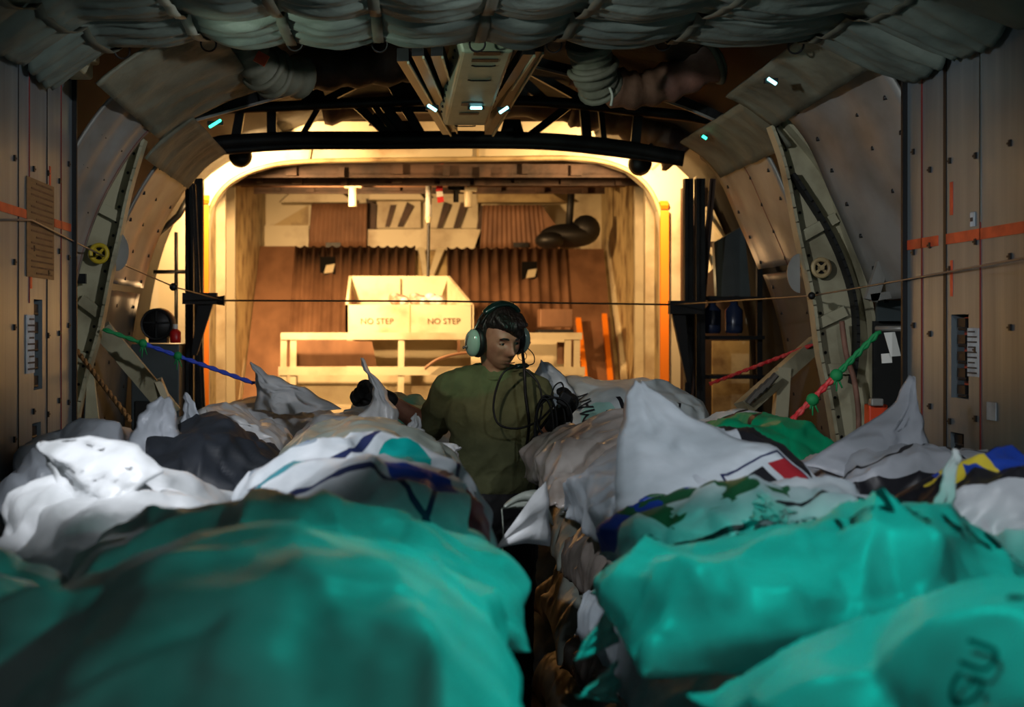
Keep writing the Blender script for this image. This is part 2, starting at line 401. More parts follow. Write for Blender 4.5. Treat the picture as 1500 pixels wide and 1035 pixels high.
# ================================================================ RIBS, TRUSS, RAMP AND CLUTTER
def poly(pts, Y): return [P(x, y, Y) for x, y in pts]
def rib(lab, outer, inner, Y, cross, wheel, wheel_m, plate, gcol):
    root = thing('frame_rib', P(outer[-1][0], 1000, Y)*1., lab, 'frame rib', 'slanted frame ribs')
    root.location = (P(*outer[-1], Y).x, Y, .0)
    b = MB(); b.prism(poly(outer+inner[::-1], Y), (0, .025, 0)); b.build('web', M['rib'], root)
    for edge, wd in ((outer, .10), (inner, .07)):
        b = MB(); e = [P(x, y, Y-.03) for x, y in edge]
        e = smooth_path(e, 5)
        for p, q_ in zip(e, e[1:]): b.bar(p, q_+(q_-p)*.05, wd, .012, up=(0,1,0)) if False else b.bar(p, q_+(q_-p)*.08, .014, wd, up=(0,1,0))
        b.build('flange', M['rib'], root)
    e = smooth_path([P(x, y, Y-.006) for x, y in inner], 6)                 # rivet row
    for p in e[::2]:
        b = MB(); b.ball(p+Vector((-.03 if p.x < 0 else .03, -.002, 0)), .007, 6, 4); b.build('rivet', M['dark'], root)
    for (a, c) in cross:
        b = MB(); b.bar(P(*a, Y-.02), P(*c, Y-.02), .045, .022, up=(0,1,0)); b.build('stiffener', M['rib'], root)
    c = P(*wheel, Y-.045); b = MB(); b.ring(c, (0,1,0), .036, .010, 28, 8); b.lathe(c+Vector((0,-.012,0)), (0,1,0), [(.011,0),(.011,.03)], 14)
    for k in range(4):
        a = PI/4+k*PI/2; b.bar(c, c+Vector((math.cos(a)*.034, 0, math.sin(a)*.034)), .010, .008, up=(0,1,0))
    w = b.build('pulley_wheel', wheel_m, root, smooth=False); b = MB(); b.lathe(c+Vector((0,.015,0)), (0,1,0), [(.034,0),(.034,.012)], 24); b.build('pulley_back', M['black'], w)
    b = MB(); c = P(*plate, Y-.02); pr = [c+Vector((math.cos(a)*.055*gcol, 0, math.sin(a)*.085)) for a in np.linspace(-PI/2, PI/2, 14)]
    b.prism(pr, (0, .008, 0)); b.build('half_round_plate', M['liner'], root)
    return root
rl = rib('slanted left rib with a yellow pulley wheel', [(203,192),(162,250),(135,305),(110,378),(104,470),(100,560),(98,680)], [(212,205),(190,280),(176,345),(164,397),(148,478),(132,536),(112,620),(104,690)], 5.60,
    [((140,300),(182,322)), ((118,438),(150,462)), ((112,520),(136,528))], (145,371), M['yellow'], (170,368), 1)
b = MB(); b.prism(poly([(128,540),(136,540),(150,665),(122,665)], 5.57), (0,.02,0)); b.build('foot_bracket', M['rib'], rl)
b = MB(); b.bar(P(158,250,5.52), P(108,381,5.52), .02, .05, up=(0,1,0)); b.build('edge_strip', M['strap_light'], rl)
b = MB(); b.box(P(120,408,5.56), (.036,.02,.042)); b.build('junction_box', M['dark'], rl)
rr = rib('slanted right rib with a dark pulley wheel', [(1140,170),(1175,210),(1212,262),(1237,333),(1262,410),(1276,483),(1280,582),(1282,680)], [(1128,185),(1148,245),(1168,345),(1187,429),(1199,516),(1213,582),(1226,660)], 5.60,
    [((1168,350),(1225,318)), ((1198,474),(1238,455)), ((1205,540),(1245,540))], (1203,392), M['cream2'], (1172,400), -1)
b = MB(); e = smooth_path([P(x, y, 5.56) for x, y in ((1160,255),(1205,325),(1232,380),(1250,440),(1254,500),(1248,560))], 5)
for p, q_ in zip(e, e[1:]): b.bar(p, q_+(q_-p)*.1, .014, .06, up=(0,1,0))
b.build('channel', M['skin_dark'], rr)
b = MB(); b.tube(smooth_path([P(x, y, 5.50) for x, y in ((1233,470),(1240,520),(1252,560),(1258,620),(1252,690))], 5), .012, 8); b.build('conduit', M['ducting'], rr, smooth=True)
b = MB(); b.bar(P(1296,376,5.3), P(1275,440,5.3), .05, .03, up=(0,1,0)); b.bar(P(1274,436,5.3), P(1328,428,5.3), .03, .03, up=(0,1,0)); b.build('knee_bracket', M['liner'], rr)
# struts and rod
b = MB(); b.bar(P(148,480,5.7), P(252,604,6.0), .085, .03, up=(0,1,0)); b.bar(P(232,556,5.9), P(252,604,5.95), .03, .05, up=(0,1,0), mi=1)
tag(b.build('brace_strut', [M['rib'], M['cream']]), 'flat pale strut leaning out from the foot of the left rib', 'strut')
t = thing('brace_strut', P(1145, 640, 6.1), 'grey bracing beam leaning behind the red and green rope', 'strut')
b = MB(); b.bar(P(1088,598,6.0), P(1198,500,6.2), .07, .08, up=(0,1,0)); b.build('beam', M['rib'], t); b = MB(); b.bar(P(1147,538,6.08), P(1139,660,6.08), .06, .06, up=(0,1,0)); b.build('post', M['rib'], t)
b = MB(); 
for k in range(4): b.tube([P(1095+k*9, 590-k*8, 5.93), P(1110+k*9, 572-k*8, 5.93)], .016, 7)
b.build('clamp', M['steelwire'], t)
t = thing('tag_rod', P(1300, 482, 4.95), 'pale rod behind right silver panel with paper tags on it', 'rod')
b = MB(); b.tube([P(1284,481,5.02), P(1332,481,4.9)], .011, 10); b.build('rod', M['liner'], t, smooth=True)
b = MB(); b.prism([P(1295,487,4.93), P(1311,486,4.93), P(1320,521,4.93), P(1305,522,4.93)], (0,.003,0)); b.build('paper_tag', M['white'], t)
b = MB(); b.prism([P(1291,518,4.95), P(1306,517,4.95), P(1307,531,4.95), P(1292,532,4.95)], (0,.003,0)); b.build('paper_tag', M['white'], t)
b = MB(); b.prism(poly([(1280,470),(1345,470),(1345,680),(1280,680)], 5.45), (0,.02,0)); b.prism(poly([(1285,440),(1345,440),(1345,470),(1285,470)], 5.4), (0,.02,0), mi=1)
tag(b.build('equipment_bay', [M['skin_dark'], M['liner_dark']]), 'dark olive equipment bay behind the white paper tags', 'equipment')
b = MB(); b.box(P(1283,607,5.2), (.075,.06,.085)); b.box(P(1283,607,5.165)+Vector((0,0,.05)), (.05,.04,.03), mi=1); tag(b.build('junction_box', [material('red_box', lin((.80,.25,.10)), .5), M['liner']], bevel=.006), 'small orange box at the foot of the right rib', 'box')
# ---- pale beam under the roof
t = thing('overhead_beam', (0, 4.7, 2.44), 'long pale slotted beam hanging under the roof centre', 'beam')
def beam_at(u, Y): 
    a = Vector((0, Y, 2.475+.0*(Y-4))); return a+Vector((u, 0, 0))
y0, y1 = 4.79, 5.84; w0, w1 = .095, .095; z0, z1 = 2.632, 2.523; xb = lambda y: .0425-.019*(y-4.79)
b = MB(); zz = lambda y: z0+(z1-z0)*(y-y0)/(y1-y0)
yat = lambda py_: 2856./((478-py_)+195.3)
xa, xe = xb(y0), xb(y1)
b.add([(xa-w0,y0,z0),(xa+w0,y0,z0),(xe+w1,y1,z1),(xe-w1,y1,z1),(xa-w0-.03,y0,z0+.11),(xa+w0+.03,y0,z0+.11),(xe+w1+.03,y1,z1+.13),(xe-w1-.03,y1,z1+.13)], [(0,1,2,3),(4,7,6,5),(0,4,5,1),(1,5,6,2),(2,6,7,3),(3,7,4,0)])
b.build('channel', M['beam'], t, bevel=.012)
for (py_, wd, ht, kind) in ((78,.10,.022,0),(88,.10,.018,1),(152,.09,.026,0),(166,.085,.016,1)):
    Y = yat(py_); b = MB(); x = xb(Y)
    pr = [Vector((x+max(-1,min(1,math.cos(a)*1.5))*wd/2, Y+max(-1,min(1,math.sin(a)*(1.5 if kind else 1.1)))*ht, zz(Y+math.sin(a)*ht)-.001)) for a in np.linspace(0, 2*PI, 24, endpoint=False)]
    b.prism(pr, (0,0,-.0025)); b.build('slot', M['black'], t)
for py_ in (95,116,183):
    Y = yat(py_); b = MB(); x = xb(Y)
    b.tube([(x-.045,Y,zz(Y)-.004),(x-.03,Y+.014,zz(Y)-.004),(x+.03,Y+.014,zz(Y)-.004),(x+.045,Y,zz(Y)-.004)], .003, 5); b.build('pull_wire', M['black'], t)
for y in np.linspace(y0+.05, y1-.05, 12):
    for s in (-1, 1): 
        b = MB(); b.ball((xb(y)+s*(w0+.014), y, zz(y)+.05), .007, 6, 4); b.build('rivet', M['black'], t)
# small cyan and green glints, modelled as glowing strips
cy = glow('cyan_glint', (.35,.95,1.), 3.0); gr = glow('green_glint', (.05,.9,.55), 3.0)
for (px, py, Y, dx, dy, m_, lab) in ((633,158,5.5,6,4,cy,'short cyan glint strip left of the hanging pale beam'), (738,161,5.5,6,-4,cy,'short cyan glint strip right of the hanging pale beam'), (705,152,5.5,8,-1,cy,'reflected cyan glint strip on underside of the hanging pale beam'),
            (1131,119,4.9,6,4,cy,'short cyan glint high on upper right cloth'), (1032,201,6.2,3,2,gr,'green glint below the right end of the dark truss'), (315,181,6.2,8,-5,gr,'green glint streak left of the dark truss')):
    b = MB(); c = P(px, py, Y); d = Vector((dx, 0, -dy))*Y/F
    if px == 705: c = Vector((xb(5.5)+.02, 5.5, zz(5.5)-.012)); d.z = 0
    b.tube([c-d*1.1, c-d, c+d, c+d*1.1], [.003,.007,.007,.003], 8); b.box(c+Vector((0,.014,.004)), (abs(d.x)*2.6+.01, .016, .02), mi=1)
    tag(b.build('roof_glint', [m_, M['dark']]), lab, 'light', 'glints under the roof')
# ---- rails beside the beam
for (a, c, lab) in (((590,80,4.9),(655,190,6.6),'outermost thin dark rail left of the pale beam'), ((612,72,4.8),(664,186,6.6),'middle thin dark rail left of the pale beam'), ((640,72,4.8),(672,170,6.6),'thin dark rail hard against the left side of the pale beam'),
               ((788,66,4.9),(716,190,6.6),'inner thin dark rail right of the pale beam'), ((775,70,4.8),(712,170,6.6),'thin dark rail hard against the right side of the pale beam')):
    b = MB(); p, q_ = P(*a), P(*c); b.bar(p, q_, .045, .05); b.bar(p+Vector((.02,0,-.03)), q_+Vector((.02,0,-.03)), .008, .01, mi=1)
    tag(b.build('ceiling_rail', [M['dark'], M['beam']]), lab, 'rail', 'dark rails beside the beam')
# ---- dark truss across the roof
Yt = 6.9
tr = thing('roof_truss', (-.2, Yt, 2.55), 'dark arched lattice truss spanning above the ramp doorway', 'truss')
def chord(pts, r, name='chord'):
    b = MB(); b.tube(smooth_path([P(x, y, Yt) for x, y in pts], 8), r, 10); b.build(name, M['dark'], tr, smooth=True)
chord([(262,170),(330,160),(430,155),(540,150),(640,147),(740,147),(840,152),(930,162),(1020,172),(1092,188)], .030)
chord([(312,214),(330,208),(430,203),(560,203),(690,202),(800,205),(900,214),(1000,232)], .040)
chord([(312,222),(430,214),(560,213),(690,212),(800,214),(900,224),(1000,238)], .022)
for (a, c, w_) in (((398,205),(398,160),.05),((440,203),(470,152),.03),((520,152),(575,203),.045),((585,203),(545,152),.03),((655,148),(655,203),.03),((720,203),(730,148),.05),((770,203),(840,150),.04),((855,152),(860,207),.05),((880,160),(885,210),.03),((935,163),(930,215),.05),((345,205),(352,165),.05),((560,150),(600,203),.05),((620,203),(560,100),.05),((470,150),(600,85),.04),((800,150),(735,90),.05),((760,95),(860,150),.04),((600,150),(690,90),.04)):
    b = MB(); b.bar(P(*a, Yt+.03), P(*c, Yt+.03), w_, .03, up=(0,1,0)); b.build('lattice_bar', M['dark'], tr)
for (x, y, wd, hg) in ((600,140,70,50),(590,190,70,26),(750,190,40,30),(460,140,40,22),(640,110,60,50),(745,120,60,60),(560,175,40,18)):
    b = MB(); b.box(P(x, y, Yt+.06), (wd*Yt/F, .03, hg*Yt/F), taper=.6); b.build('gusset', M['dark'], tr)
# slanted guide bars in front of the truss
for pts, lab in (([(262,176),(400,138),(500,112),(590,88)],'slender slanted bar rising rightwards under left side of the quilted cover'), ([(1095,192),(1000,150),(900,120),(770,88)],'slender slanted bar falling rightwards under right side of the quilted cover')):
    b = MB(); e = smooth_path([P(x, y, 6.3) for x, y in pts], 6)
    for p, q_ in zip(e, e[1:]): b.bar(p, q_+(q_-p)*.1, .03, .05); b.bar(p+Vector((0,-.03,-.03)), q_+Vector((0,-.03,-.03)), .012, .012, mi=1)
    tag(b.build('guide_bar', [M['dark'], M['liner']]), lab, 'bar', 'slanted guide bars')
# lamp housings (the aft flood lamps)
for px, py, lab in ((352,228,'dark round lamp housing at the upper left of the ramp doorway'), (938,240,'dark round lamp housing at the upper right of the ramp doorway')):
    c = P(px, py, 7.3); t = thing('flood_lamp', c, lab, 'lamp', 'flood lamps of the ramp doorway')
    b = MB(); b.lathe(c+Vector((0,-.05,0)), (0,1,0), [(.0,0),(.045,.005),(.062,.03),(.066,.07),(.060,.07),(.05,.03)], 24); b.build('housing', M['black'], t, smooth=True)
    b = MB(); b.bar(c+Vector((-.13,0,.05)), c+Vector((.13,0,.05)), .02, .015); b.tube([c+Vector((0,0,.05)), (c.x, 7.0, P(0,214,6.9).z+.02)], .012, 6); b.build('bracket', M['black'], t)
    b = MB(); b.lathe(c+Vector((0,.0,0)), (0,1,0), [(.045,0),(.045,.012)], 20); b.build('lens', glow('warm_lens', (1.,.62,.25), 6.), t)
# fabric ducts under the roof
def duct(pts, r, lab, rings, name='air_duct', m=None):
    e = smooth_path([P(*p) for p in pts], 8); n = len(e); t = thing(name, e[0], lab, 'duct', 'fabric ducts under the roof')
    rr_ = [r*(1+.10*math.sin(i*1.7)+.06*math.sin(i*.6)) for i in range(n)]
    b = MB(); b.tube(e, rr_, 18); b.build('sleeve', m or M['ducting'], t, smooth=True)
    for k in rings:
        d = (e[min(k+1,n-1)]-e[max(k-1,0)]).normalized(); b = MB(); b.ring(e[k], d, r*1.1, .014, 26, 8); b.build('clamp_ring', M['fabric'], t, smooth=True)
    return t, e
t, e = duct([(850,100,5.9),(880,120,5.9),(930,132,5.9),(985,118,5.9),(1050,90,5.9)], .085, 'reddish fabric air duct right of the pale beam, under the quilted cover', [8, 31])
b = MB(); b.ring(e[-1], (e[-1]-e[-3]), .06, .018, 20, 8); b.lathe(e[-1], (e[-1]-e[-3]), [(.05,0),(.05,.01)], 18, mi=1); b.build('open_mouth', [M['beam'], M['orange_band']], t, smooth=True)
t, e = duct([(862,60,5.2),(866,85,5.25),(872,112,5.3),(880,128,5.35)], .085, 'olive fabric duct collar drooping above reddish air duct', [12], m=M['fabric'])
b = MB(); b.tube(smooth_path([P(893,128,5.25), P(897,140,5.25), P(895,155,5.25)], 5), .006, 6); b.build('tie_cord', M['strap_light'], t, smooth=True)
t, e = duct([(360,60,5.3),(375,88,5.35),(400,108,5.45),(440,112,5.6)], .085, 'olive fabric duct with a painted patch of orange light above slanted bar at left', [12, 16], m=M['fabric'])
b = MB(); b.box(P(383,86,5.16), (.05,.012,.045), Matrix.Rotation(.5, 3, 'Y')); b.build('orange_light_patch', M['orange_band'], t)  # orange light on the duct, painted as a small box
t, e = duct([(440,100,6.0),(520,98,6.1),(600,88,6.2)], .10, 'brown roof duct behind the slanted left guide bar', [], m=M['brown_dark'])
# brown insulation rolls behind the truss
for pts, r, lab in (([(300,190,7.5),(345,150,7.5),(420,118,7.5)], .14,'brown insulation roll behind left end of the truss'), ([(840,150,7.5),(900,165,7.5),(960,190,7.5),(1000,225,7.5)], .13,'brown insulation roll behind right end of the truss'), ([(470,150,7.6),(600,130,7.6),(740,140,7.6),(860,150,7.6)], .13,'brown insulation roll behind middle of the truss')):
    duct(pts, r, lab, [], 'insulation_roll', M['brown_dark'])
# ---- bulkhead with the arched doorway
Yb = 8.0
inner = [(303,720),(303,420),(304,335),(311,300),(330,272),(360,253),(400,241),(450,236),(540,234),(640,233),(740,232),(830,231),(882,236),(922,250),(950,274),(966,308),(972,345),(972,430),(972,720)]
b = MB()
ext = 0.14; n = len(inner)
ow = []
for i, (x, y) in enumerate(inner):
    t_ = i/(n-1)
    if x < 312 and y > 290: ow.append((160, y))
    elif x > 960 and y > 290: ow.append((1110, y))
    else: ow.append((160+950*min(max((x-303)/(972-303),0),1), 178))
ow[4] = (200,178); 
A = [P(x, y, Yb) for x, y in inner]; Bq = [P(x, y, Yb) for x, y in ow]
for i in range(n-1):
    b.add([A[i], A[i+1], Bq[i+1], Bq[i], A[i]+Vector((0,ext,0)), A[i+1]+Vector((0,ext,0)), Bq[i+1]+Vector((0,ext,0)), Bq[i]+Vector((0,ext,0))], [(0,1,2,3),(4,7,6,5),(0,4,5,1),(3,2,6,7)])
wb = tag(b.build('wall_back', M['cream']), kind='structure')
lipm = MB(); e = smooth_path([P(x, y, Yb-.02) for x, y in inner[1:-1]], 4); lipm.tube(e, .014, 6); lipm.build('edge_lip', M['cream2'], wb, smooth=True)
for (a, c) in (((310,226),(326,240)),((262,232),(285,262)),((955,248),(985,222)),((700,218),(700,232)),((455,218),(452,236))):
    m_ = MB(); m_.bar(P(*a, Yb-.01), P(*c, Yb-.01), .012, .012, up=(0,1,0)); m_.build('stiffener', M['cream2'], wb)
for px, y0_, y1_, lab in ((300,300,640,'orange upright strip on left edge of the ramp doorway'), (973,308,640,'orange upright strip on right edge of the ramp doorway')):
    m_ = MB(); p = P(px, y0_, Yb-.03); q_ = P(px, y1_, Yb-.03); m_.bar(p, q_, .05, .03, up=(0,1,0)); m_.bar(p+Vector((0,0,.02)), p+Vector((0,.03,.05)), .05, .03)
    tag(m_.build('doorway_strip', M['orange']), lab, 'strip', 'orange doorway strips')
# ---- aft compartment shell
for nm, x0, x1 in (('wall_left_ramp', wX(305,8.05), wX(392,12.2)), ('wall_right_ramp', wX(972,8.05), wX(880,12.2))):
    s = -1 if x0 < 0 else 1
    b = MB(); b.prism([(x0,8.14,0),(x1,12.4,0),(x1+s*.05,12.4,0),(x0+s*.05,8.14,0)], (0,0,2.95))
    for k in range(2):
        y = 8.45+k*.55; x = x0+(x1-x0)*(y-8.14)/4.26; b.box((x-s*.03, y, 1.5), (.06,.05,2.8), mi=1)
    tag(b.build(nm, [M['cream2'], M['cream']]), kind='structure')
b = MB(); b.box((0,10.3,2.98), (3.6,4.6,.06)); tag(b.build('ceiling_ramp', M['brown_dark']), kind='structure')
b = MB(); b.box((0,12.5,1.5), (3.9,.06,3.1)); tag(b.build('wall_ramp_end', M['cream2']), kind='structure')
for (Y, pyt, pyb, m_, lab) in ((8.4,242,258,'brown_dark','thick dark brown roof beam nearest the doorway arch'), (8.9,258,270,'brown_dark','slimmer dark brown roof beam just behind the nearest thick one'), (9.5,262,272,'brown','thin reddish brown roof beam in the middle'), (10.4,270,282,'brown_dark','dark roof beam over the upper ramp door')):
    b = MB(); za, zb = wZ(pyt, Y), wZ(pyb, Y); b.box((.0, Y, (za+zb)/2), (2.8, .12, za-zb)); b.box((0, Y-.05, zb), (2.8, .02, .03))
    for k in range(9): b.box((-1.2+k*.3+.05*math.sin(k*5), Y-.08, (za+zb)/2-.01*(k%3)), (.04+.03*(k%2), .05, (za-zb)*.9))
    tag(b.build('roof_beam', M[m_]), lab, 'beam', 'roof beams over the ramp')
# ---- the raised cargo ramp
SLP = 2.3/2.8; ang = math.atan(SLP); RN = Vector((0, -math.sin(ang), math.cos(ang)))
def PR(px, py, off=0.):
    Y = (1.62+SLP*8.6)/(SLP+(py-478)/1900.); return P(px, py, Y)+RN*off
ramp = thing('cargo_ramp', (0, 8.6, 0), 'raised cargo ramp with brown ribbed tread panels beyond the doorway', 'ramp')
ramp['label'] = 'raised cargo ramp with brown ribbed tread panels beyond the doorway'
b = MB(); a0, a1, a2, a3 = PR(330,700,-.03), PR(930,700,-.03), PR(895,363,-.03), PR(372,363,-.03)
b.prism([a0,a1,a2,a3], -RN*.08); b.build('deck', M['cream2'], ramp)
def corrugated(x0, x1, y0, y1, x0b, x1b, nrib, amp, name, m_, plane=None):
    pl = plane or PR; rows = []
    N = nrib*8
    for k in range(N+1):
        t = k/N; off = amp*(.5+.5*math.cos(2*PI*t*nrib))**1.6
        rows.append([pl(x0+(x1-x0)*t+((x0b+(x1b-x0b)*t)-(x0+(x1-x0)*t))*v, y0+(y1-y0)*v, .012+off) for v in np.linspace(0, 1, 6)])
    b = MB(); b.shell(rows, .01); return b.build(name, m_, ramp, smooth=True)
corrugated(433,608,364,700,412,604,13,.022,'ribbed_panel',M['brown'])
corrugated(655,828,366,700,660,850,12,.022,'ribbed_panel',M['brown'])
for q4, nm in (([(381,362),(433,362),(412,700),(342,700)],'smooth_tread'), ([(828,366),(884,366),(915,700),(850,700)],'smooth_tread')):
    b = MB(); b.prism([PR(x,y,.012) for x,y in q4], -RN*.02); b.build(nm, M['brown'], ramp)
for (x, y, w_, h_) in ((480,393,22,22),(775,400,22,22)):
    b = MB(); b.prism([PR(x-w_/2,y-h_/2,.045),PR(x+w_/2,y-h_/2,.045),PR(x+w_/2,y+h_/2,.045),PR(x-w_/2,y+h_/2,.045)], -RN*.04, mi=0)
    b.prism([PR(x-2,y+2,.05),PR(x+w_/2,y,.05),PR(x+w_/2-3,y+h_/2,.05),PR(x-5,y+h_/2+2,.05)], -RN*.01, mi=1); b.build('latch_well', [M['black'], M['cream']], ramp)
for (x0, y0_, x1, y1_, lab) in ((372,362,334,700,'L'),(894,362,930,700,'R')):
    b = MB()
    b.bar(PR(x0,y0_,.05), PR(x1,y1_,.05), .07, .10, up=tuple(RN)); s = -1 if x0 < 500 else 1
    b.bar(PR(x0+s*14,y0_,.02), PR(x1+s*16,y1_,.02), .05, .06, up=tuple(RN))
    for k in range(6):
        t = (k+.3)/6; c = PR(x0+(x1-x0)*t+s*5, y0_+(y1_-y0_)*t, .11); b.lathe(c-RN*.05, RN, [(.06,0),(.055,.05),(.02,.07)], 14)
    b.build('side_rail', M['cream'], ramp, smooth=False)
# centre gusset between the ribbed panels
for q4 in ([(612,366),(622,366),(626,405),(620,405)],[(640,366),(652,366),(636,405),(628,405)]):
    b = MB(); b.prism([PR(x,y,.03) for x,y in q4], -RN*.03); b.build('centre_web', M['cream'], ramp)
# orange slanted edges by the right tread
for (a, c, lab) in (((846,476),(860,600),'short orange slanted bar beside the brown crate on the ramp'),((884,470),(898,620),'orange slanted bar on the right rail of the ramp')):
    b = MB(); b.bar(PR(*a,.06), PR(*c,.06), .04, .04, up=tuple(RN)); tag(b.build('ramp_edge_bar', M['orange']), lab, 'bar', 'orange bars on the ramp')
# ---- upper cargo door (cream, stepped, with brown ribbed mats)
Yd = 12.0
def PD(px, py, off=0.): return P(px, py, Yd-off)
cd = thing('upper_cargo_door', (0, 12.2, 2.2), 'cream stepped upper cargo door with brown ribbed mats above the ramp', 'door')
def flat(pts, off, th, m_, nm): 
    b = MB(); b.prism([PD(x,y,off) for x,y in pts], (0,th,0)); return b.build(nm, M[m_], cd)
flat([(372,268),(900,268),(900,372),(372,372)], .0, .05, 'cream', 'skin')
flat([(386,330),(452,330),(452,362),(386,362)], .12, .12, 'cream', 'lower_shelf')
flat([(425,283),(500,283),(520,296),(410,296)], .30, .3, 'cream', 'upper_shelf')
flat([(452,300),(400,330),(452,330)], .02, .02, 'cream2', 'gusset')
flat([(545,275),(608,275),(622,292),(540,292)], .30, .3, 'cream', 'upper_shelf'); flat([(552,294),(616,294),(616,334),(552,334)], .1, .1, 'cream', 'middle_shelf')
flat([(536,336),(704,336),(694,366),(540,366)], .25, .25, 'cream', 'lower_shelf'); flat([(700,280),(790,272),(830,296),(700,296)], .2, .2, 'cream2', 'upper_shelf')
for q4 in ([(572,300),(580,300),(570,332),(564,332)],[(596,296),(606,302),(590,332),(582,332)],[(650,296),(660,300),(646,334),(640,334)],[(675,296),(684,300),(672,334),(664,334)],[(536,290),(552,300),(550,340),(540,362)],[(704,300),(716,304),(700,360),(694,362)]):
    flat(q4, .14, .03, 'brown_dark', 'gusset')
flat([(628,290),(700,290),(700,334),(628,334)], .08, .08, 'cream', 'middle_shelf')
def PDo(px, py, off=0.): return PD(px, py, .30+off)
corrugated(457,537,298,362,452,536,13,.012,'ribbed_mat',M['brown'],PDo).parent = cd
corrugated(708,792,300,364,704,800,13,.012,'ribbed_mat',M['brown'],PDo).parent = cd
for o in [o for o in C.objects if o.parent is cd and o.name.startswith('ribbed_mat')]: o.matrix_parent_inverse = Matrix.Translation(-Vector(cd.location))
flat([(792,300),(818,334),(820,364),(800,364)], .31, .02, 'brown', 'smooth_mat')
for x in (488,763): flat([(x-11,355),(x+11,355),(x+11,362),(x-11,362)], .36, .03, 'black', 'hand_hole')
# hydraulic cylinder, flag cord and fittings hanging over the ramp
t = thing('hydraulic_cylinder', P(628,330,9.2), 'white hydraulic cylinder with thin dark rod hanging over the ramp', 'cylinder')
b = MB(); b.tube([P(628,256,9.2), P(628,318,9.2)], .022, 14); b.build('barrel', M['white'], t, smooth=True); b = MB(); b.tube([P(628,318,9.2), P(628,326,9.2)], [.026,.016], 12); b.build('gland', M['cream'], t)
b = MB(); b.tube([P(628,326,9.2), P(627,405,9.2)], .011, 8); b.build('rod', M['black'], t)
t = thing('warning_streamer', P(645,300,9.1), 'red and white banded streamer beside the hanging white cylinder', 'streamer')
b = MB()
for k in range(7): b.bar(P(645+1.5*math.sin(k),240+k*8,9.1), P(645+1.5*math.sin(k+1),248.3+k*8,9.1), .045, .012, up=(0,1,0), mi=k % 2)
b.build('ribbon', [material('streamer_red', lin((.75,.08,.08)), .6), M['white']], t)
for (x, y0_, y1_, lab) in ((686,278,303,'small cream fitting hanging right of the banded streamer'), (517,272,302,'small cream fitting hanging left of the white cylinder'), (668,276,296,'tiny dark fitting between the streamer and right cream fitting')):
    b = MB(); b.tube([P(x,y0_,9.3), P(x,y1_,9.3)], .030 if x != 668 else .02, 12); b.box(P(x,y0_,9.3), (.12,.06,.03)); b.tube([P(x,y0_,9.3), P(x,262,9.3)], .012, 6)
    tag(b.build('roof_fitting', M['dark' if x == 668 else 'cream'], smooth=False), lab, 'fitting', 'fittings hanging from the ramp roof')
b = MB(); b.ball(P(833,345,10.6), (.24,.14,.10), 20, 12); b.ball(P(805,352,10.5), (.12,.12,.07)); b.ball(P(858,336,10.6), (.12,.12,.12)); b.tube([P(833,340,10.6), P(838,262,10.6)], .03, 8)
tag(b.build('stowed_bundle', M['black'], smooth=True), 'dark lumpy bundle hung at the upper right of the ramp', 'bundle')
# ---- cream stowage bin and its stand on the ramp
bn = thing('stowage_bin', (-.17, 9.7, .9), 'open cream bin marked NO STEP standing on a railed stand on the ramp', 'bin')
b = MB(); Yf = 9.55
b.prism(poly([(506,446),(692,446),(692,490),(506,490)], Yf), (0,.03,0))
sign_text(b, 'NO STEP', .062, P(552,470,Yf-.002), (1,0,0), (0,0,1), (0,-1,0), mi=1); sign_text(b, 'NO STEP', .062, P(650,470,Yf-.002), (1,0,0), (0,0,1), (0,-1,0), mi=1)
b.box(P(600,468,Yf-.002), (.008,.006,.22), mi=2); b.build('front', [M['cream'], material('stencil_ink', lin((.35,.27,.18)), .7), M['cream2']], bn)
b = MB(); b.prism(poly([(511,404),(657,404),(640,452),(524,452)], 10.0), (0,.03,0)); b.box(P(585,428,9.98), (.012,.02,.22)); b.build('back', M['cream'], bn)
b = MB(); b.box(((wX(506,Yf)+wX(692,Yf))/2, 9.78, wZ(452,Yf)), ((692-506)*Yf/F, .44, .02)); b.build('tray', M['cream'], bn)
for a, c in ((511,506),(655,690)):
    b = MB(); b.prism([P(a,404,10.0), P(c,446,Yf), P(c,490,Yf), P(a,455,10.0)], (.02,0,0)); b.build('side', M['cream'], bn)
b = MB(); b.prism(poly([(508,490),(692,490),(692,588),(508,588)], Yf+.25), (0,.02,0)); b.build('lower_panel', M['cream'], bn)
st = thing('railed_stand', (-.1, 9.45, .9), 'cream railed stand below the NO STEP bin', 'stand'); Ys = 9.4
for (a, c, w_) in (((412,492),(852,492),.05),((408,543),(856,543),.06),((408,600),(856,600),.06)):
    b = MB(); b.bar(P(*a,Ys), P(*c,Ys), w_, .05, up=(0,1,0)); b.build('rail', M['cream'], st)
for x in (416,430,588,845,832):
    b = MB(); zb = SLP*(Ys-8.6)+.075; pt = P(x,488,Ys); b.bar(pt, (pt.x-.01, Ys, zb), .045, .036, up=(0,1,0)); b.build('post', M['cream'], st)
b = MB(); b.prism(poly([(408,545),(856,545),(856,640),(408,640)], Ys+.1), (0,.02,0)); b.build('panel', M['cream'], st)
b = MB(); b.prism(poly([(430,496),(545,500),(552,536),(430,536)], Ys+.15), (0,.02,0)); b.build('brown_board', M['brown'], st)
b = MB(); b.prism(poly([(690,496),(832,496),(832,540),(690,540)], Ys+.2), (0,.02,0)); b.box(P(823,517,Ys+.1), (.07,.04,.16), mi=1); b.box(P(672,508,Ys+.16), (.02,.02,.1), mi=1); b.build('right_board', [M['cream'], M['brown']], st)
b = MB(); b.tube(smooth_path([P(622,540,Ys-.06), P(640,527,Ys-.06), P(670,518,Ys-.06), P(705,515,Ys-.06)], 6), .012, 6); tag(b.build('hose', M['brown']), 'thin brown hose arching across the cream stand', 'hose')
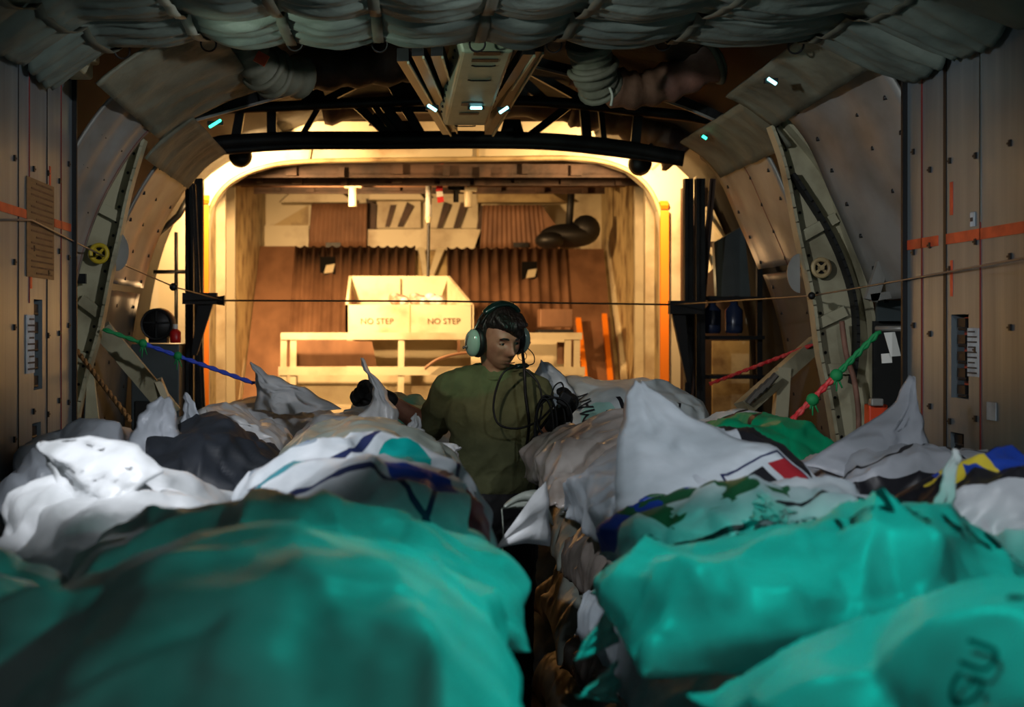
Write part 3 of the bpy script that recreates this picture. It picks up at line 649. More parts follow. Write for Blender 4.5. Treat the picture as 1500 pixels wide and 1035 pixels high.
b = MB(); b.box(P(813,466,9.9), (.25,.2,.14)); b.box(P(812,487,9.86), (.27,.2,.05), mi=1); tag(b.build('storage_crate', [M['brown'], M['black']], bevel=.008), 'brown crate on a black base at the right end of the cream stand', 'crate')
rnd = random.Random(3)
for k, (x, lab) in enumerate(((585,'brownish cloth bundle in the cream bin, leftmost of three'), (614,'middle rolled cloth bundle in the cream bin'), (638,'whitest cloth bundle in the cream bin, rightmost of three'))):
    b = MB(); b.ball(P(x,440,9.75), (.075,.08,.045), 20, 12); b.ball(P(x-7,436,9.74), (.05,.06,.04)); b.ball(P(x+6,441,9.72), (.045,.06,.035), mi=1)
    tag(b.build('cloth_bundle', [material('bundle_%d' % k, lin(((.55,.40,.30),(.62,.5,.42),(.85,.80,.78))[k]), .8, 0, lin(((.8,.7,.65),(.8,.75,.7),(.9,.88,.86))[k]), 20, bump=.5, bscale=30), M['white']], smooth=True), lab, 'bundle', 'cloth bundles in the bin')
# ---- dark posts and clutter either side of the doorway
def post(x, y0_, y1_, Y, w_, m_, lab, nm='guide_post', x2=None):
    b = MB(); b.bar(P(x,y0_,Y), P(x2 or x,y1_,Y), w_, w_, up=(0,1,0)); b.bar(P(x-3,y0_,Y-.04), P((x2 or x)-3,y1_,Y-.04), w_*.35, w_*.3, up=(0,1,0)); return tag(b.build(nm, M[m_]), lab, 'post', 'dark posts beside the doorway')
bot = lambda Y: VY+CZ*F/Y
post(278,262,bot(7.2),7.2,.045,'dark','dark upright post, outer one left of the doorway'); post(290,262,bot(7.4),7.4,.06,'dark','thicker dark post hard by the left edge of the doorway')
post(1008,262,bot(7.3),7.3,.05,'dark','dark upright post, inner one right of the doorway'); post(1025,262,bot(7.2),7.2,.05,'dark','second dark upright post right of the doorway')
post(1044,262,bot(7.3),7.25,.03,'brown_dark','thin leaning brown bar crossing the right posts','leaning_bar',x2=990)
post(284,270,bot(7.0),7.05,.02,'dark','thin leaning bar in front of the left posts','leaning_bar',x2=312)
t = thing('cable_bracket', P(300,440,6.9), 'dark bracket arm carrying the steel cable left of the doorway', 'bracket')
b = MB(); b.bar(P(268,437,6.9), P(318,437,6.9), .06, .05, up=(0,1,0)); b.build('arm', M['black'], t); b = MB(); b.tube([P(314,440,6.9), P(329,440,6.9)], [.02,.028], 10); b.build('roller', M['black'], t)
b = MB(); b.prism(poly([(290,444),(312,444),(288,520),(280,520)], 6.92), (0,.03,0)); b.build('gusset', M['black'], t)
t = thing('cable_bracket', P(1000,455,6.9), 'dark bracket shelf right of the doorway', 'bracket'); b = MB(); b.bar(P(980,450,6.9), P(1030,450,6.9), .07, .05, up=(0,1,0)); b.build('arm', M['black'], t)
b = MB(); b.prism(poly([(984,456),(1004,456),(1012,560),(1006,560)], 6.92), (0,.03,0)); b.build('gusset', M['black'], t)
b = MB(); b.box(P(262,262,7.4), (.16,.12,.12)); b.box(P(262,245,7.4), (.10,.1,.05)); tag(b.build('control_box', M['black'], bevel=.01), 'black box high up left of the doorway posts', 'box')
t = thing('stowed_lamp', P(232,475,7.0), 'dark round lamp head on grey cabinet at left', 'lamp'); c = P(232,475,7.0)
b = MB(); b.lathe(c+Vector((0,-.05,0)), (0,1,0), [(.0,0),(.07,.0),(.085,.02),(.09,.09),(.05,.13),(0,.14)], 26); b.build('head', M['black'], t, smooth=True)
b = MB(); b.ring(c+Vector((0,-.055,0)), (0,1,0), .08, .007, 26, 6); b.bar(c+Vector((-.07,-.06,.01)), c+Vector((.07,-.06,.01)), .01, .01); b.bar(c+Vector((0,-.06,-.07)), c+Vector((0,-.06,.07)), .01, .01); b.build('guard', M['dark'], t)
b = MB(); b.box(c+Vector((0,.02,-.085)), (.1,.08,.03)); b.build('foot', M['black'], t)
t = thing('fire_bottle', P(257,505,6.95), 'small red bottle beside the dark round lamp head', 'bottle'); b = MB(); b.lathe(P(257,502,6.95), (0,0,1), [(.028,0),(.03,.02),(.03,.06),(.012,.075)], 14); b.build('body', material('red_bottle', lin((.75,.1,.1)), .4), t, smooth=True)
b = MB(); b.lathe(P(257,502,6.95)+Vector((0,0,.075)), (0,0,1), [(.014,0),(.014,.025)], 10); b.build('cap', M['white'], t)
b = MB(); Yc = 7.1; z1_ = wZ(503,Yc); b.box((wX(232,Yc), Yc+.05, z1_/2), (.26,.3,z1_)); b.box((wX(232,Yc), Yc-.105, z1_*.7), (.22,.012,.3), mi=1); tag(b.build('equipment_cabinet', [M['liner_dark'], M['skin_dark']], bevel=.008), 'grey cabinet by the left wall, a dark lamp head on top', 'cabinet')
b = MB(); b.tube([P(225,398,7.7), P(272,398,7.7)], .012, 6); b.tube([P(258,340,7.7), P(258,480,7.7)], .012, 6); b.tube([P(228,345,7.7),P(246,330,7.7),P(262,315,7.7),P(276,290,7.7)], .02, 6)
tag(b.build('pipe_run', M['dark'], smooth=True), 'thin dark pipes on lit wall left of the doorway', 'pipe')
# right-hand clutter
for k, (x, y, m_, lab) in enumerate(((1043,468,'bottle_a','dark blue bottle in the right rack, left one'), (1075,465,'bottle_a','dark blue bottle in the right rack, right one'))):
    t = thing('water_bottle', P(x,488,7.3), lab, 'bottle', 'bottles in the right rack'); c = P(x,488,7.3)
    b = MB(); b.lathe(c, (0,0,1), [(.045,0),(.05,.02),(.05,.13),(.022,.16),(.022,.18)], 16); b.build('body', material('bottle_%d' % k, lin((.16,.20,.30)), .25), t, smooth=True)
    b = MB(); b.lathe(c+Vector((0,0,.18)), (0,0,1), [(.026,0),(.026,.03)], 12); b.build('cap', M['black'], t)
t = thing('side_rack', P(1060,490,7.35), 'dark open rack with bottles right of the doorway', 'rack')
for y in (434,491,548): 
    b = MB(); b.box((wX(1062,7.35), 7.36, wZ(y,7.35)-.012), (.40,.2,.02)); b.build('shelf', M['black'], t)
for x in (1012,1112):
    b = MB(); b.bar(P(x,330,7.35), P(x,bot(7.35),7.35), .03, .03, up=(0,1,0)); b.build('upright', M['black'], t)
for (pts, lab) in (([(1028,305),(1042,300),(1066,352),(1030,354)],'warm lit cream bracket high right of the doorway posts'), ([(1030,362),(1046,362),(1046,392),(1032,404)],'warm lit cream bracket under the higher bracket'), ([(1014,262),(1020,258),(1020,300),(1013,300)],'narrow cream bracket between the right posts')):
    b = MB(); b.prism(poly(pts, 7.7), (0,.04,0)); b.tube([P(pts[0][0]+4,pts[0][1]+4,7.68), P(pts[2][0]-6,pts[2][1]-2,7.68)], .012, 6); tag(b.build('wall_bracket', M['cream']), lab, 'bracket', 'cream brackets right of the doorway')
b = MB(); b.prism(poly([(1046,355),(1090,330),(1100,440),(1050,436)], 7.55), (0,.05,0)); tag(b.build('equipment_cabinet', M['liner_dark']), 'dark grey cabinet beside the cream brackets at right', 'cabinet')
b = MB(); b.prism(poly([(1000,275),(1040,275),(1080,350),(1085,700),(1000,700)], 7.82), (0,.06,0)); b.box(P(1070,560,7.8), (.22,.03,.5), mi=1); tag(b.build('darkening_board', [material('dark_brown_board', lin((.20,.14,.10)), .6, 0, lin((.12,.085,.065)), 5.), M['cream2']]), 'added dark brown board darkening the wall behind the posts and rack right of the doorway', 'board')  # board added to darken the bright bulkhead at this spot
# ---- cables and ropes
b = MB(); wp = [P(-40,322,3.83), P(46,322,4.40), P(105,352,5.0), P(146,372,5.5), P(255,420,6.4), P(328,440,6.9)]
b.tube(wp, .0038, 6); b.tube([P(328,440,6.9), P(650,441,6.6), P(985,446,6.9)], .005, 6); b.tube([P(985,446,6.9), P(1190,433,5.45), P(1335,408,4.62), P(1500,378,3.75), P(1580,363,3.5)], .0036, 6)
b.ball(P(254,420,6.38), .02, 10, 8, mi=1); b.ball(P(1189,433,5.4), .016, 10, 8, mi=1)
tag(b.build('steel_cable', [M['steelwire'], M['black']], smooth=True), 'long thin steel cable strung across the whole compartment', 'cable')
def rope(nm, a, c, r, m_, lab, sag=.0, mats=None, knots=(), split=None):
    t = thing(nm, a, lab, 'rope'); pts = rope_pts(a, c, sag, 40)
    def seg(pp, mm, part):
        b = MB(); n = len(pp)
        for ph in (0, PI):
            b.tube([p+Vector((math.cos(i*1.1+ph), 0, math.sin(i*1.1+ph)))*r*.5 for i, p in enumerate(pp)], r*.72, 6)
        return b.build(part, mm, t, smooth=True)
    if split: 
        k = int(40*split[0]); seg(pts[:k+1], M[m_], 'strand'); seg(pts[k:], M[split[1]], 'strand'); kn = [k]
    else: seg(pts, M[m_], 'strand'); kn = []
    for k in kn+list(knots):
        b = MB(); b.ball(pts[k], r*2.1, 10, 8)
        for j in range(5): b.tube([pts[k], pts[k]+Vector((.02*math.cos(j*2), -.01, -.012-.012*j))], [r*.5,r*.25], 5)
        b.build('knot', M[m_], t, smooth=True)
    return t
def fine(nm, a, c, r, m_, lab, **k): return rope(nm, a, c, r, m_, lab, **k)
rope('tie_rope', P(152,482,5.5), P(372,561,5.62), .009, 'rope_green', 'green and blue tie line from the left rib to far sacks', split=(.26,'rope_blue'), knots=(19,))
rope('tie_rope', P(107,506,5.5), P(190,614,4.7), .010, 'rope_tan', 'tan twisted rope running down from the left rib')
rope('tie_rope', P(1288,486,4.95), P(1136,640,5.0), .012, 'rope_green', 'green and red tie rope slanting across the right rib', split=(.42,'rope_red'), knots=(25,))
rope('tie_rope', P(1190,505,6.1), P(1040,562,6.6), .009, 'rope_red', 'dark red tie line far behind the right strut', knots=())
# ================================================================ SACKS
# ---- woven-plastic materials; printed marks are laid out in the sack's own cloth coordinates (UV)
def sack_material(name, base=(.78,.80,.82), shapes=(), trans=.22, rough=.42, gloss=.5, dirt=(.55,.57,.58)):
    m = bpy.data.materials.new(name); m.use_nodes = True
    nt = m.node_tree; L = nt.links; b = nt.nodes['Principled BSDF']
    b.inputs['Roughness'].default_value = rough; b.inputs['Specular IOR Level'].default_value = gloss
    tc = nd(nt, 'ShaderNodeTexCoord')
    n = nd(nt, 'ShaderNodeTexNoise'); n.inputs['Scale'].default_value = 7; n.inputs['Detail'].default_value = 7
    L.new(tc.outputs['Object'], n.inputs['Vector'])
    r = nd(nt, 'ShaderNodeValToRGB'); r.color_ramp.elements[0].position = .38; r.color_ramp.elements[1].position = .62
    r.color_ramp.elements[0].color = (*dirt, 1); r.color_ramp.elements[1].color = (*base, 1)
    L.new(n.outputs['Fac'], r.inputs['Fac']); col = r.outputs['Color']
    if shapes:
        sep = nd(nt, 'ShaderNodeSeparateXYZ'); L.new(tc.outputs['UV'], sep.inputs[0])
        wob = nd(nt, 'ShaderNodeTexNoise'); wob.inputs['Scale'].default_value = 9; L.new(tc.outputs['UV'], wob.inputs['Vector'])
        def M(op, a, c=None):
            x = nd(nt, 'ShaderNodeMath', operation=op)
            for i, q in enumerate((a, c)):
                if q is None: continue
                if isinstance(q, (int, float)): x.inputs[i].default_value = q
                else: L.new(q, x.inputs[i])
            return x.outputs[0]
        for (kind, u0, v0, a, c, ang, colr) in shapes:
            du = M('SUBTRACT', sep.outputs[0], u0); dv = M('SUBTRACT', sep.outputs[1], v0)
            ca, sa = math.cos(ang), math.sin(ang)
            x = M('ADD', M('MULTIPLY', du, ca), M('MULTIPLY', dv, sa)); y = M('SUBTRACT', M('MULTIPLY', dv, ca), M('MULTIPLY', du, sa))
            if kind == 'rect':
                k = M('MULTIPLY', M('LESS_THAN', M('ABSOLUTE', x), a), M('LESS_THAN', M('ABSOLUTE', y), c))
            elif kind == 'ell' or kind == 'ring':
                d = M('ADD', M('POWER', M('DIVIDE', M('ABSOLUTE', x), a), 2.), M('POWER', M('DIVIDE', M('ABSOLUTE', y), c), 2.))
                k = M('LESS_THAN', d, 1.)
                if kind == 'ring': k = M('MULTIPLY', k, M('GREATER_THAN', d, .8))
            elif kind == 'frame':
                k1 = M('MULTIPLY', M('LESS_THAN', M('ABSOLUTE', x), a), M('LESS_THAN', M('ABSOLUTE', y), c))
                k2 = M('MULTIPLY', M('LESS_THAN', M('ABSOLUTE', x), a-.014), M('LESS_THAN', M('ABSOLUTE', y), c-.014))
                k = M('SUBTRACT', k1, k2)
            elif kind == 'wave':   # a wavy line
                yy = M('SUBTRACT', y, M('MULTIPLY', M('SINE', M('MULTIPLY', x, 9.)), .07))
                k = M('MULTIPLY', M('LESS_THAN', M('ABSOLUTE', x), a), M('LESS_THAN', M('ABSOLUTE', yy), c))
            elif kind == 'star':
                ph = M('ARCTAN2', y, x); r_ = M('POWER', M('ADD', M('MULTIPLY', x, x), M('MULTIPLY', y, y)), .5)
                k = M('LESS_THAN', r_, M('ADD', M('MULTIPLY', M('COSINE', M('MULTIPLY', ph, 5.)), a*.35), a*.65))
            elif kind == 'leaf':   # blotchy picture
                k = M('MULTIPLY', M('LESS_THAN', M('ABSOLUTE', x), a), M('LESS_THAN', M('ABSOLUTE', y), c))
                k = M('MULTIPLY', k, M('GREATER_THAN', wob.outputs['Fac'], .5))
            k = M('MULTIPLY', k, M('LESS_THAN', sep.outputs[0], 1.5))
            mx = nd(nt, 'ShaderNodeMix', data_type='RGBA'); L.new(k, mx.inputs[0]); L.new(col, mx.inputs[6]); mx.inputs[7].default_value = (*colr, 1)
            col = mx.outputs[2]
    L.new(col, b.inputs['Base Color'])
    n2 = nd(nt, 'ShaderNodeTexNoise'); n2.noise_type = 'RIDGED_MULTIFRACTAL'; n2.inputs['Scale'].default_value = 6; n2.inputs['Detail'].default_value = 4; n2.inputs['Distortion'].default_value = .8; n2.inputs['Roughness'].default_value = .45
    L.new(tc.outputs['Object'], n2.inputs['Vector'])
    bp = nd(nt, 'ShaderNodeBump'); bp.inputs['Strength'].default_value = .85; bp.inputs['Distance'].default_value = .03
    L.new(n2.outputs['Fac'], bp.inputs['Height']); L.new(bp.outputs['Normal'], b.inputs['Normal'])
    t = nd(nt, 'ShaderNodeBsdfTranslucent'); mx = nd(nt, 'ShaderNodeMixShader'); mx.inputs[0].default_value = trans
    L.new(col, t.inputs['Color']); L.new(b.outputs[0], mx.inputs[1]); L.new(t.outputs[0], mx.inputs[2]); L.new(mx.outputs[0], nt.nodes['Material Output'].inputs[0])
    return m

COLLIDERS = []          # (lo, hi, BVHTree) of everything already lying on the piles
def add_collider(verts, faces):
    v = np.asarray(verts); COLLIDERS.append((v.min(0), v.max(0), BVHTree.FromPolygons([tuple(x) for x in v], faces)))
def add_obj_collider(o):
    me = o.data; mw = np.array(o.matrix_world if o.parent is None else Matrix.Identity(4))
    v = np.array([tuple(x.co) for x in me.vertices]) + np.array(o.location)
    add_collider(v, [tuple(p.vertices) for p in me.polygons])

def sack_faces(nu, nv):
    """vertex ids: the top sheet is full, the bottom sheet shares its border"""
    top = np.arange(nu*nv).reshape(nu, nv); bot = top.copy(); k = nu*nv
    for i in range(1, nu-1):
        for j in range(1, nv-1): bot[i, j] = k; k += 1
    fs = []; uv = []
    for sh, g in ((0, top), (1, bot)):
        for i in range(nu-1):
            for j in range(nv-1):
                q = [(i,j),(i+1,j),(i+1,j+1),(i,j+1)]
                if sh: q = q[::-1]
                fs.append(tuple(int(g[a]) for a in q)); uv.append([(a[0]/(nu-1)+2*sh, a[1]/(nv-1)) for a in q])
    return top, bot, k, fs, uv

def simulate(w, h, thick, center, yaw=0., zs=0., pins=(), seed=0, res=.028, steps=110, bounds=(-9,9,-9,9), g=9.8, slack=1.0, hard=True, tilt=(0,0), fill=.50):
    """inflate a flat bag of cloth w x h and let it slump: position-based dynamics on two grids"""
    rs = np.random.RandomState(seed)
    nu, nv = max(8, int(w/res)+1), max(8, int(h/res)+1)
    du, dv = w/(nu-1)*slack, h/(nv-1)*slack
    u = np.linspace(-w/2, w/2, nu); v = np.linspace(-h/2, h/2, nv)
    U, V = np.meshgrid(u, v, indexing='ij')
    bump = np.cos(PI*U/w)*np.cos(PI*V/h)
    X = np.zeros((2, nu, nv, 3)); X[..., 0] = U; X[..., 1] = V
    X[0, ..., 2] = bump*thick*.5; X[1, ..., 2] = -bump*thick*.5
    nz = rs.randn(2, nu, nv, 3)*.004
    for sh in (0, 1):
        for i in range(nu):
            for j in range(nv):
                X[sh, i, j, 2] += .02*fnoise((u[i]*9, v[j]*9, sh*5), 1., seed*3.7)*bump[i, j]
    X += nz
    ca, sa = math.cos(yaw), math.sin(yaw)
    Rz = np.array([[ca,-sa,0],[sa,ca,0],[0,0,1]])
    tx, ty = tilt
    Rt = np.array(Matrix.Rotation(tx, 3, 'X') @ Matrix.Rotation(ty, 3, 'Y'))
    X = X @ (Rz @ Rt).T + np.array(center)
    dd = math.hypot(du, dv)
    def sync():
        for sl in ((slice(None), 0), (slice(None), -1), (0, slice(None)), (-1, slice(None))):
            mn = (X[0][sl]+X[1][sl])*.5; X[0][sl] = mn; X[1][sl] = mn
    sync()
    Vt = w*h*thick*fill
    Xp = X.copy(); dt = 1/50.
    def solve(A, B, rest, k):
        d = B-A; l = np.sqrt((d*d).sum(-1, keepdims=True))+1e-9
        c = d*((l-rest)/l*.5*k); A += c; B -= c
    def solve_min(A, B, rest, k):
        d = B-A; l = np.sqrt((d*d).sum(-1, keepdims=True))+1e-9
        c = d*(np.minimum(l-rest, 0)/l*.5*k); A += c; B -= c
    wgt = np.ones((2, nu, nv, 1))
    near = [c for c in COLLIDERS]
    area_n = None
    pin_ix = []
    for (iu, iv, tgt) in pins:
        ci, cj = int(round(iu*(nu-1))), int(round(iv*(nv-1)))
        gi, gj = np.meshgrid(np.arange(nu), np.arange(nv), indexing='ij')
        pin_ix.append((ci, cj, np.array(tgt)))
    start = {k: X[0, p[0], p[1]].copy() for k, p in enumerate(pin_ix)}
    c0 = np.array(center)
    pw = np.ones((2, nu, nv, 1))                       # the ears stay limp: no filling near a pinned corner
    for (ci, cj, tgt) in pin_ix:
        dist = np.sqrt((U-u[ci])**2+(V-v[cj])**2); pw *= np.clip((dist-.04)/.20, -.15, 1)[None, ..., None]
    for st in range(steps):
        vel = (X-Xp)*(.96 if st < steps*.6 else .90); Xp = X.copy()
        sp = np.sqrt((vel**2).sum(-1, keepdims=True)); vel *= np.minimum(1, .03/(sp+1e-9))
        X += vel; X[..., 2] -= g*dt*dt
        for it in range(7):
            Tu = np.gradient(X, axis=1); Tv = np.gradient(X, axis=2); N = np.cross(Tu, Tv); N[1] *= -1
            A = np.sqrt((N*N).sum(-1)); vol = (X*N).sum()/3.; area = A.sum()
            # N is area-weighted
            push = np.clip((Vt-vol)/area*.45, -.01, .012)
            X += N/(A[..., None]+1e-12)*(push*pw if push > 0 else push)
            for o in (0, 1):
                a = X[:, o:nu-1:2]; b = X[:, o+1:nu:2]; solve(a, b, du, .95)
                a = X[:, :, o:nv-1:2]; b = X[:, :, o+1:nv:2]; solve(a, b, dv, .95)
                a = X[:, o:nu-1:2, :-1]; b = X[:, o+1:nu:2, 1:]; solve(a, b, dd, .35)
                a = X[:, o:nu-1:2, 1:]; b = X[:, o+1:nu:2, :-1]; solve(a, b, dd, .35)
            if it % 3 == 0:
                for o in range(4):
                    n4 = (nu-2-o+3)//4
                    a = X[:, o:nu-2:4]; b = X[:, o+2:nu:4]; q = min(a.shape[1], b.shape[1]); solve_min(a[:, :q], b[:, :q], 2*du, .14)
                    a = X[:, :, o:nv-2:4]; b = X[:, :, o+2:nv:4]; q = min(a.shape[2], b.shape[2]); solve_min(a[:, :, :q], b[:, :, :q], 2*dv, .14)
            sync()
            f = min(1., (st+1)/(steps*.5))
            for k, (ci, cj, tgt) in enumerate(pin_ix):
                t = start[k]*(1-f)+tgt*f
                X[:, ci, cj] = t
            z = X[..., 2]; m = z < zs
            if m.any():
                X[..., 2] = np.where(m, zs, z)
                X[..., :2] = np.where(m[..., None], X[..., :2]*.4+Xp[..., :2]*.6, X[..., :2])
            X[..., 0] = np.clip(X[..., 0], bounds[0], bounds[1]); X[..., 1] = np.clip(X[..., 1], bounds[2], bounds[3])
        # keep the sack over its place
        drift = (X.reshape(-1, 3).mean(0)-c0); drift[2] = 0
        if not pins: X -= drift*.15
        if st % 3 == 2 or st >= steps-6:
            fl = X.reshape(-1, 3); lo = fl.min(0)-.02; hi = fl.max(0)+.02
            for (clo, chi, tr) in near:
                if (clo > hi).any() or (chi < lo).any(): continue
                idx = np.nonzero(((fl > clo-.02) & (fl < chi+.02)).all(1))[0]
                for i in idx:
                    p = Vector(fl[i]); loc, nrm, fi, dist = tr.find_nearest(p, .14)
                    if loc is None: continue
                    s = (p-loc).dot(nrm)
                    if s < .010:
                        q = loc+nrm*.010
                        fl[i] = fl[i]*.25+np.array(q)*.75
            X = fl.reshape(X.shape); sync()
            X[..., 2] = np.maximum(X[..., 2], zs)
    return X

def _fade(t): return t*t*t*(t*(t*6-15)+10)
def vnoise(x, y, seed):
    xi = np.floor(x).astype(int); yi = np.floor(y).astype(int); fx = x-xi; fy = y-yi
    def h(i, j):
        n = (i*374761393+j*668265263+seed*144665) & 0x7fffffff
        n = ((n ^ (n >> 13))*1274126177) & 0x7fffffff
        return ((n ^ (n >> 16)) & 0xffff)/65535.*2-1
    a, b = _fade(fx), _fade(fy)
    return (h(xi,yi)*(1-a)+h(xi+1,yi)*a)*(1-b)+(h(xi,yi+1)*(1-a)+h(xi+1,yi+1)*a)*b
def upsample(A, f):
    n, m = A.shape[:2]
    def cub(B, ax):
        B = np.moveaxis(B, ax, 0); N = B.shape[0]; t = np.linspace(0, N-1, (N-1)*f+1); i = np.minimum(t.astype(int), N-2); w = (t-i)[:, None, None]
        p0, p1, p2, p3 = B[np.maximum(i-1,0)], B[i], B[i+1], B[np.minimum(i+2,N-1)]
        r = .5*(2*p1+(p2-p0)*w+(2*p0-5*p1+4*p2-p3)*w*w+(3*p1-p0-3*p2+p3)*w**3); return np.moveaxis(r, 0, ax)
    return cub(cub(A, 0), 1)
def crease(X, w, h, seed, f=3, amp=1., strokes=84, zs=0., bounds=(-9,9), big=False):
    """refine the simulated sheets and press cloth creases into them"""
    rs = np.random.RandomState(seed+77)
    Z = np.stack([upsample(X[0], f), upsample(X[1], f)])
    nu, nv = Z.shape[1:3]; U, V = np.meshgrid(np.linspace(-w/2, w/2, nu), np.linspace(-h/2, h/2, nv), indexing='ij')
    eu = np.minimum(U+w/2, w/2-U); ev = np.minimum(V+h/2, h/2-V); edge = np.minimum(eu, ev)
    for sh in (0, 1):
        D = .018*vnoise(U*5+9, V*5+sh*17, seed)+.008*vnoise(U*11+3, V*11+sh*7, seed+4)
        main = rs.rand()*PI
        for k in range(36 if big else strokes):
            if k % 3 == 0:                              # fans out of a corner or the middle of a seam
                cx = rs.choice([-w/2, w/2, 0]); cy = rs.choice([-h/2, h/2]); ang_ = math.atan2(-cy+rs.randn()*.25*h, -cx+rs.randn()*.3*w); L = rs.uniform(.15, .45)
                cx += math.cos(ang_)*L*.55; cy += math.sin(ang_)*L*.55
            else:
                cx, cy = rs.uniform(-w/2, w/2), rs.uniform(-h/2, h/2); ang_ = main+rs.randn()*.6; L = rs.uniform(.10, .42)
            ca, sa = math.cos(ang_), math.sin(ang_); x = (U-cx)*ca+(V-cy)*sa; y = -(U-cx)*sa+(V-cy)*ca
            y = y+rs.randn()*.9*x*x+.012*vnoise(x*9, y*9, seed+k)
            if big and k % 2: L *= 2.0; x_ = 1
            wd = rs.uniform(.010, .045)*(2.0 if big and k % 2 else 1); wd2 = wd*rs.uniform(.3, 1.)
            prof = np.where(y > 0, np.exp(-y/wd), np.exp(y/wd2)); along = np.exp(-(x/(L*.5))**4)
            D += prof*along*rs.uniform(.25, 1.)*wd*.55*rs.choice([1, 1, -1])
        per_ = np.where(eu < ev, V, U)                   # gathers along the seams
        D += .012*np.exp(-edge/.06)*vnoise(per_*26, edge*3+sh*5, seed+9)
        T1 = np.gradient(Z[sh], axis=0); T2 = np.gradient(Z[sh], axis=1); N = np.cross(T1, T2)*(1 if sh == 0 else -1); N /= (np.linalg.norm(N, axis=-1, keepdims=True)+1e-9)
        Z[sh] += N*(D*amp*np.clip(edge/.03, 0, 1))[..., None]
    Z[..., 2] = np.maximum(Z[..., 2], zs); Z[..., 0] = np.clip(Z[..., 0], bounds[0], bounds[1])
    return Z
def sack_from(X, name, mats, parent=None, loose=None, subsurf=1, collide=True):
    _, nu, nv, _ = X.shape
    top, bot, nvert, fs, uv = sack_faces(nu, nv)
    Vv = np.zeros((nvert, 3)); Vv[bot.reshape(-1)] = X[1].reshape(-1, 3); Vv[top.reshape(-1)] = X[0].reshape(-1, 3)
    org = np.array([(Vv[:,0].min()+Vv[:,0].max())/2, (Vv[:,1].min()+Vv[:,1].max())/2, Vv[:,2].min()])
    me = bpy.data.meshes.new(name); me.from_pydata([tuple(x) for x in Vv-org], [], fs)
    l = me.uv_layers.new(name='UVMap'); l.data.foreach_set('uv', [c for f in uv for p in f for c in p])
    me.polygons.foreach_set('use_smooth', [True]*len(me.polygons))
    me.materials.append(mats)
    o = bpy.data.objects.new(name, me); C.objects.link(o); o.location = org
    if subsurf:
        s = o.modifiers.new('s', 'SUBSURF'); s.levels = subsurf; s.render_levels = subsurf
    if collide: add_collider(Vv, fs)
    return o

def cloth_at(G, u, v):
    nu, nv = G.shape[:2]; x = min(max(u, 0), .9999)*(nu-1); y = min(max(v, 0), .9999)*(nv-1)
    i, j = int(x), int(y); a, b = x-i, y-j
    p = G[i,j]*(1-a)*(1-b)+G[i+1,j]*a*(1-b)+G[i,j+1]*(1-a)*b+G[i+1,j+1]*a*b
    return p
def print_text(sack, X, body, u0, v0, size_u, ang, mat_, w, h, sheet=0, label=None):
    """letters printed on the cloth: follow the sheet's surface. (u0, v0) is the start, size in metres"""
    G = X[sheet]; Tu = np.gradient(G, axis=0); Tv = np.gradient(G, axis=1); N = np.cross(Tu, Tv); N /= (np.linalg.norm(N, axis=2, keepdims=True)+1e-9)
    if sheet: N = -N
    vs, fs = text_mesh(body, size_u)
    ca, sa = math.cos(ang), math.sin(ang); mb = MB(); out = []
    for p in vs:
        u = u0+(p.x*ca-p.y*sa)/w; v = v0+(p.x*sa+p.y*ca)/h
        q = cloth_at(G, u, v); n = cloth_at(N, u, v); n = n/(np.linalg.norm(n)+1e-9)
        out.append(tuple(q+n*.006))
    mb.add(out, fs)
    o = mb.build('printed_text', mat_, sack, smooth=True)
    if label: o['label'] = label
    return o
K = (.015,.015,.02); NAVY = (.02,.03,.10); BLUE = (.015,.06,.42); RED = (.35,.02,.03); YEL = (.75,.60,.05); GRN = (.0,.30,.13); LEAF = (.02,.12,.05)
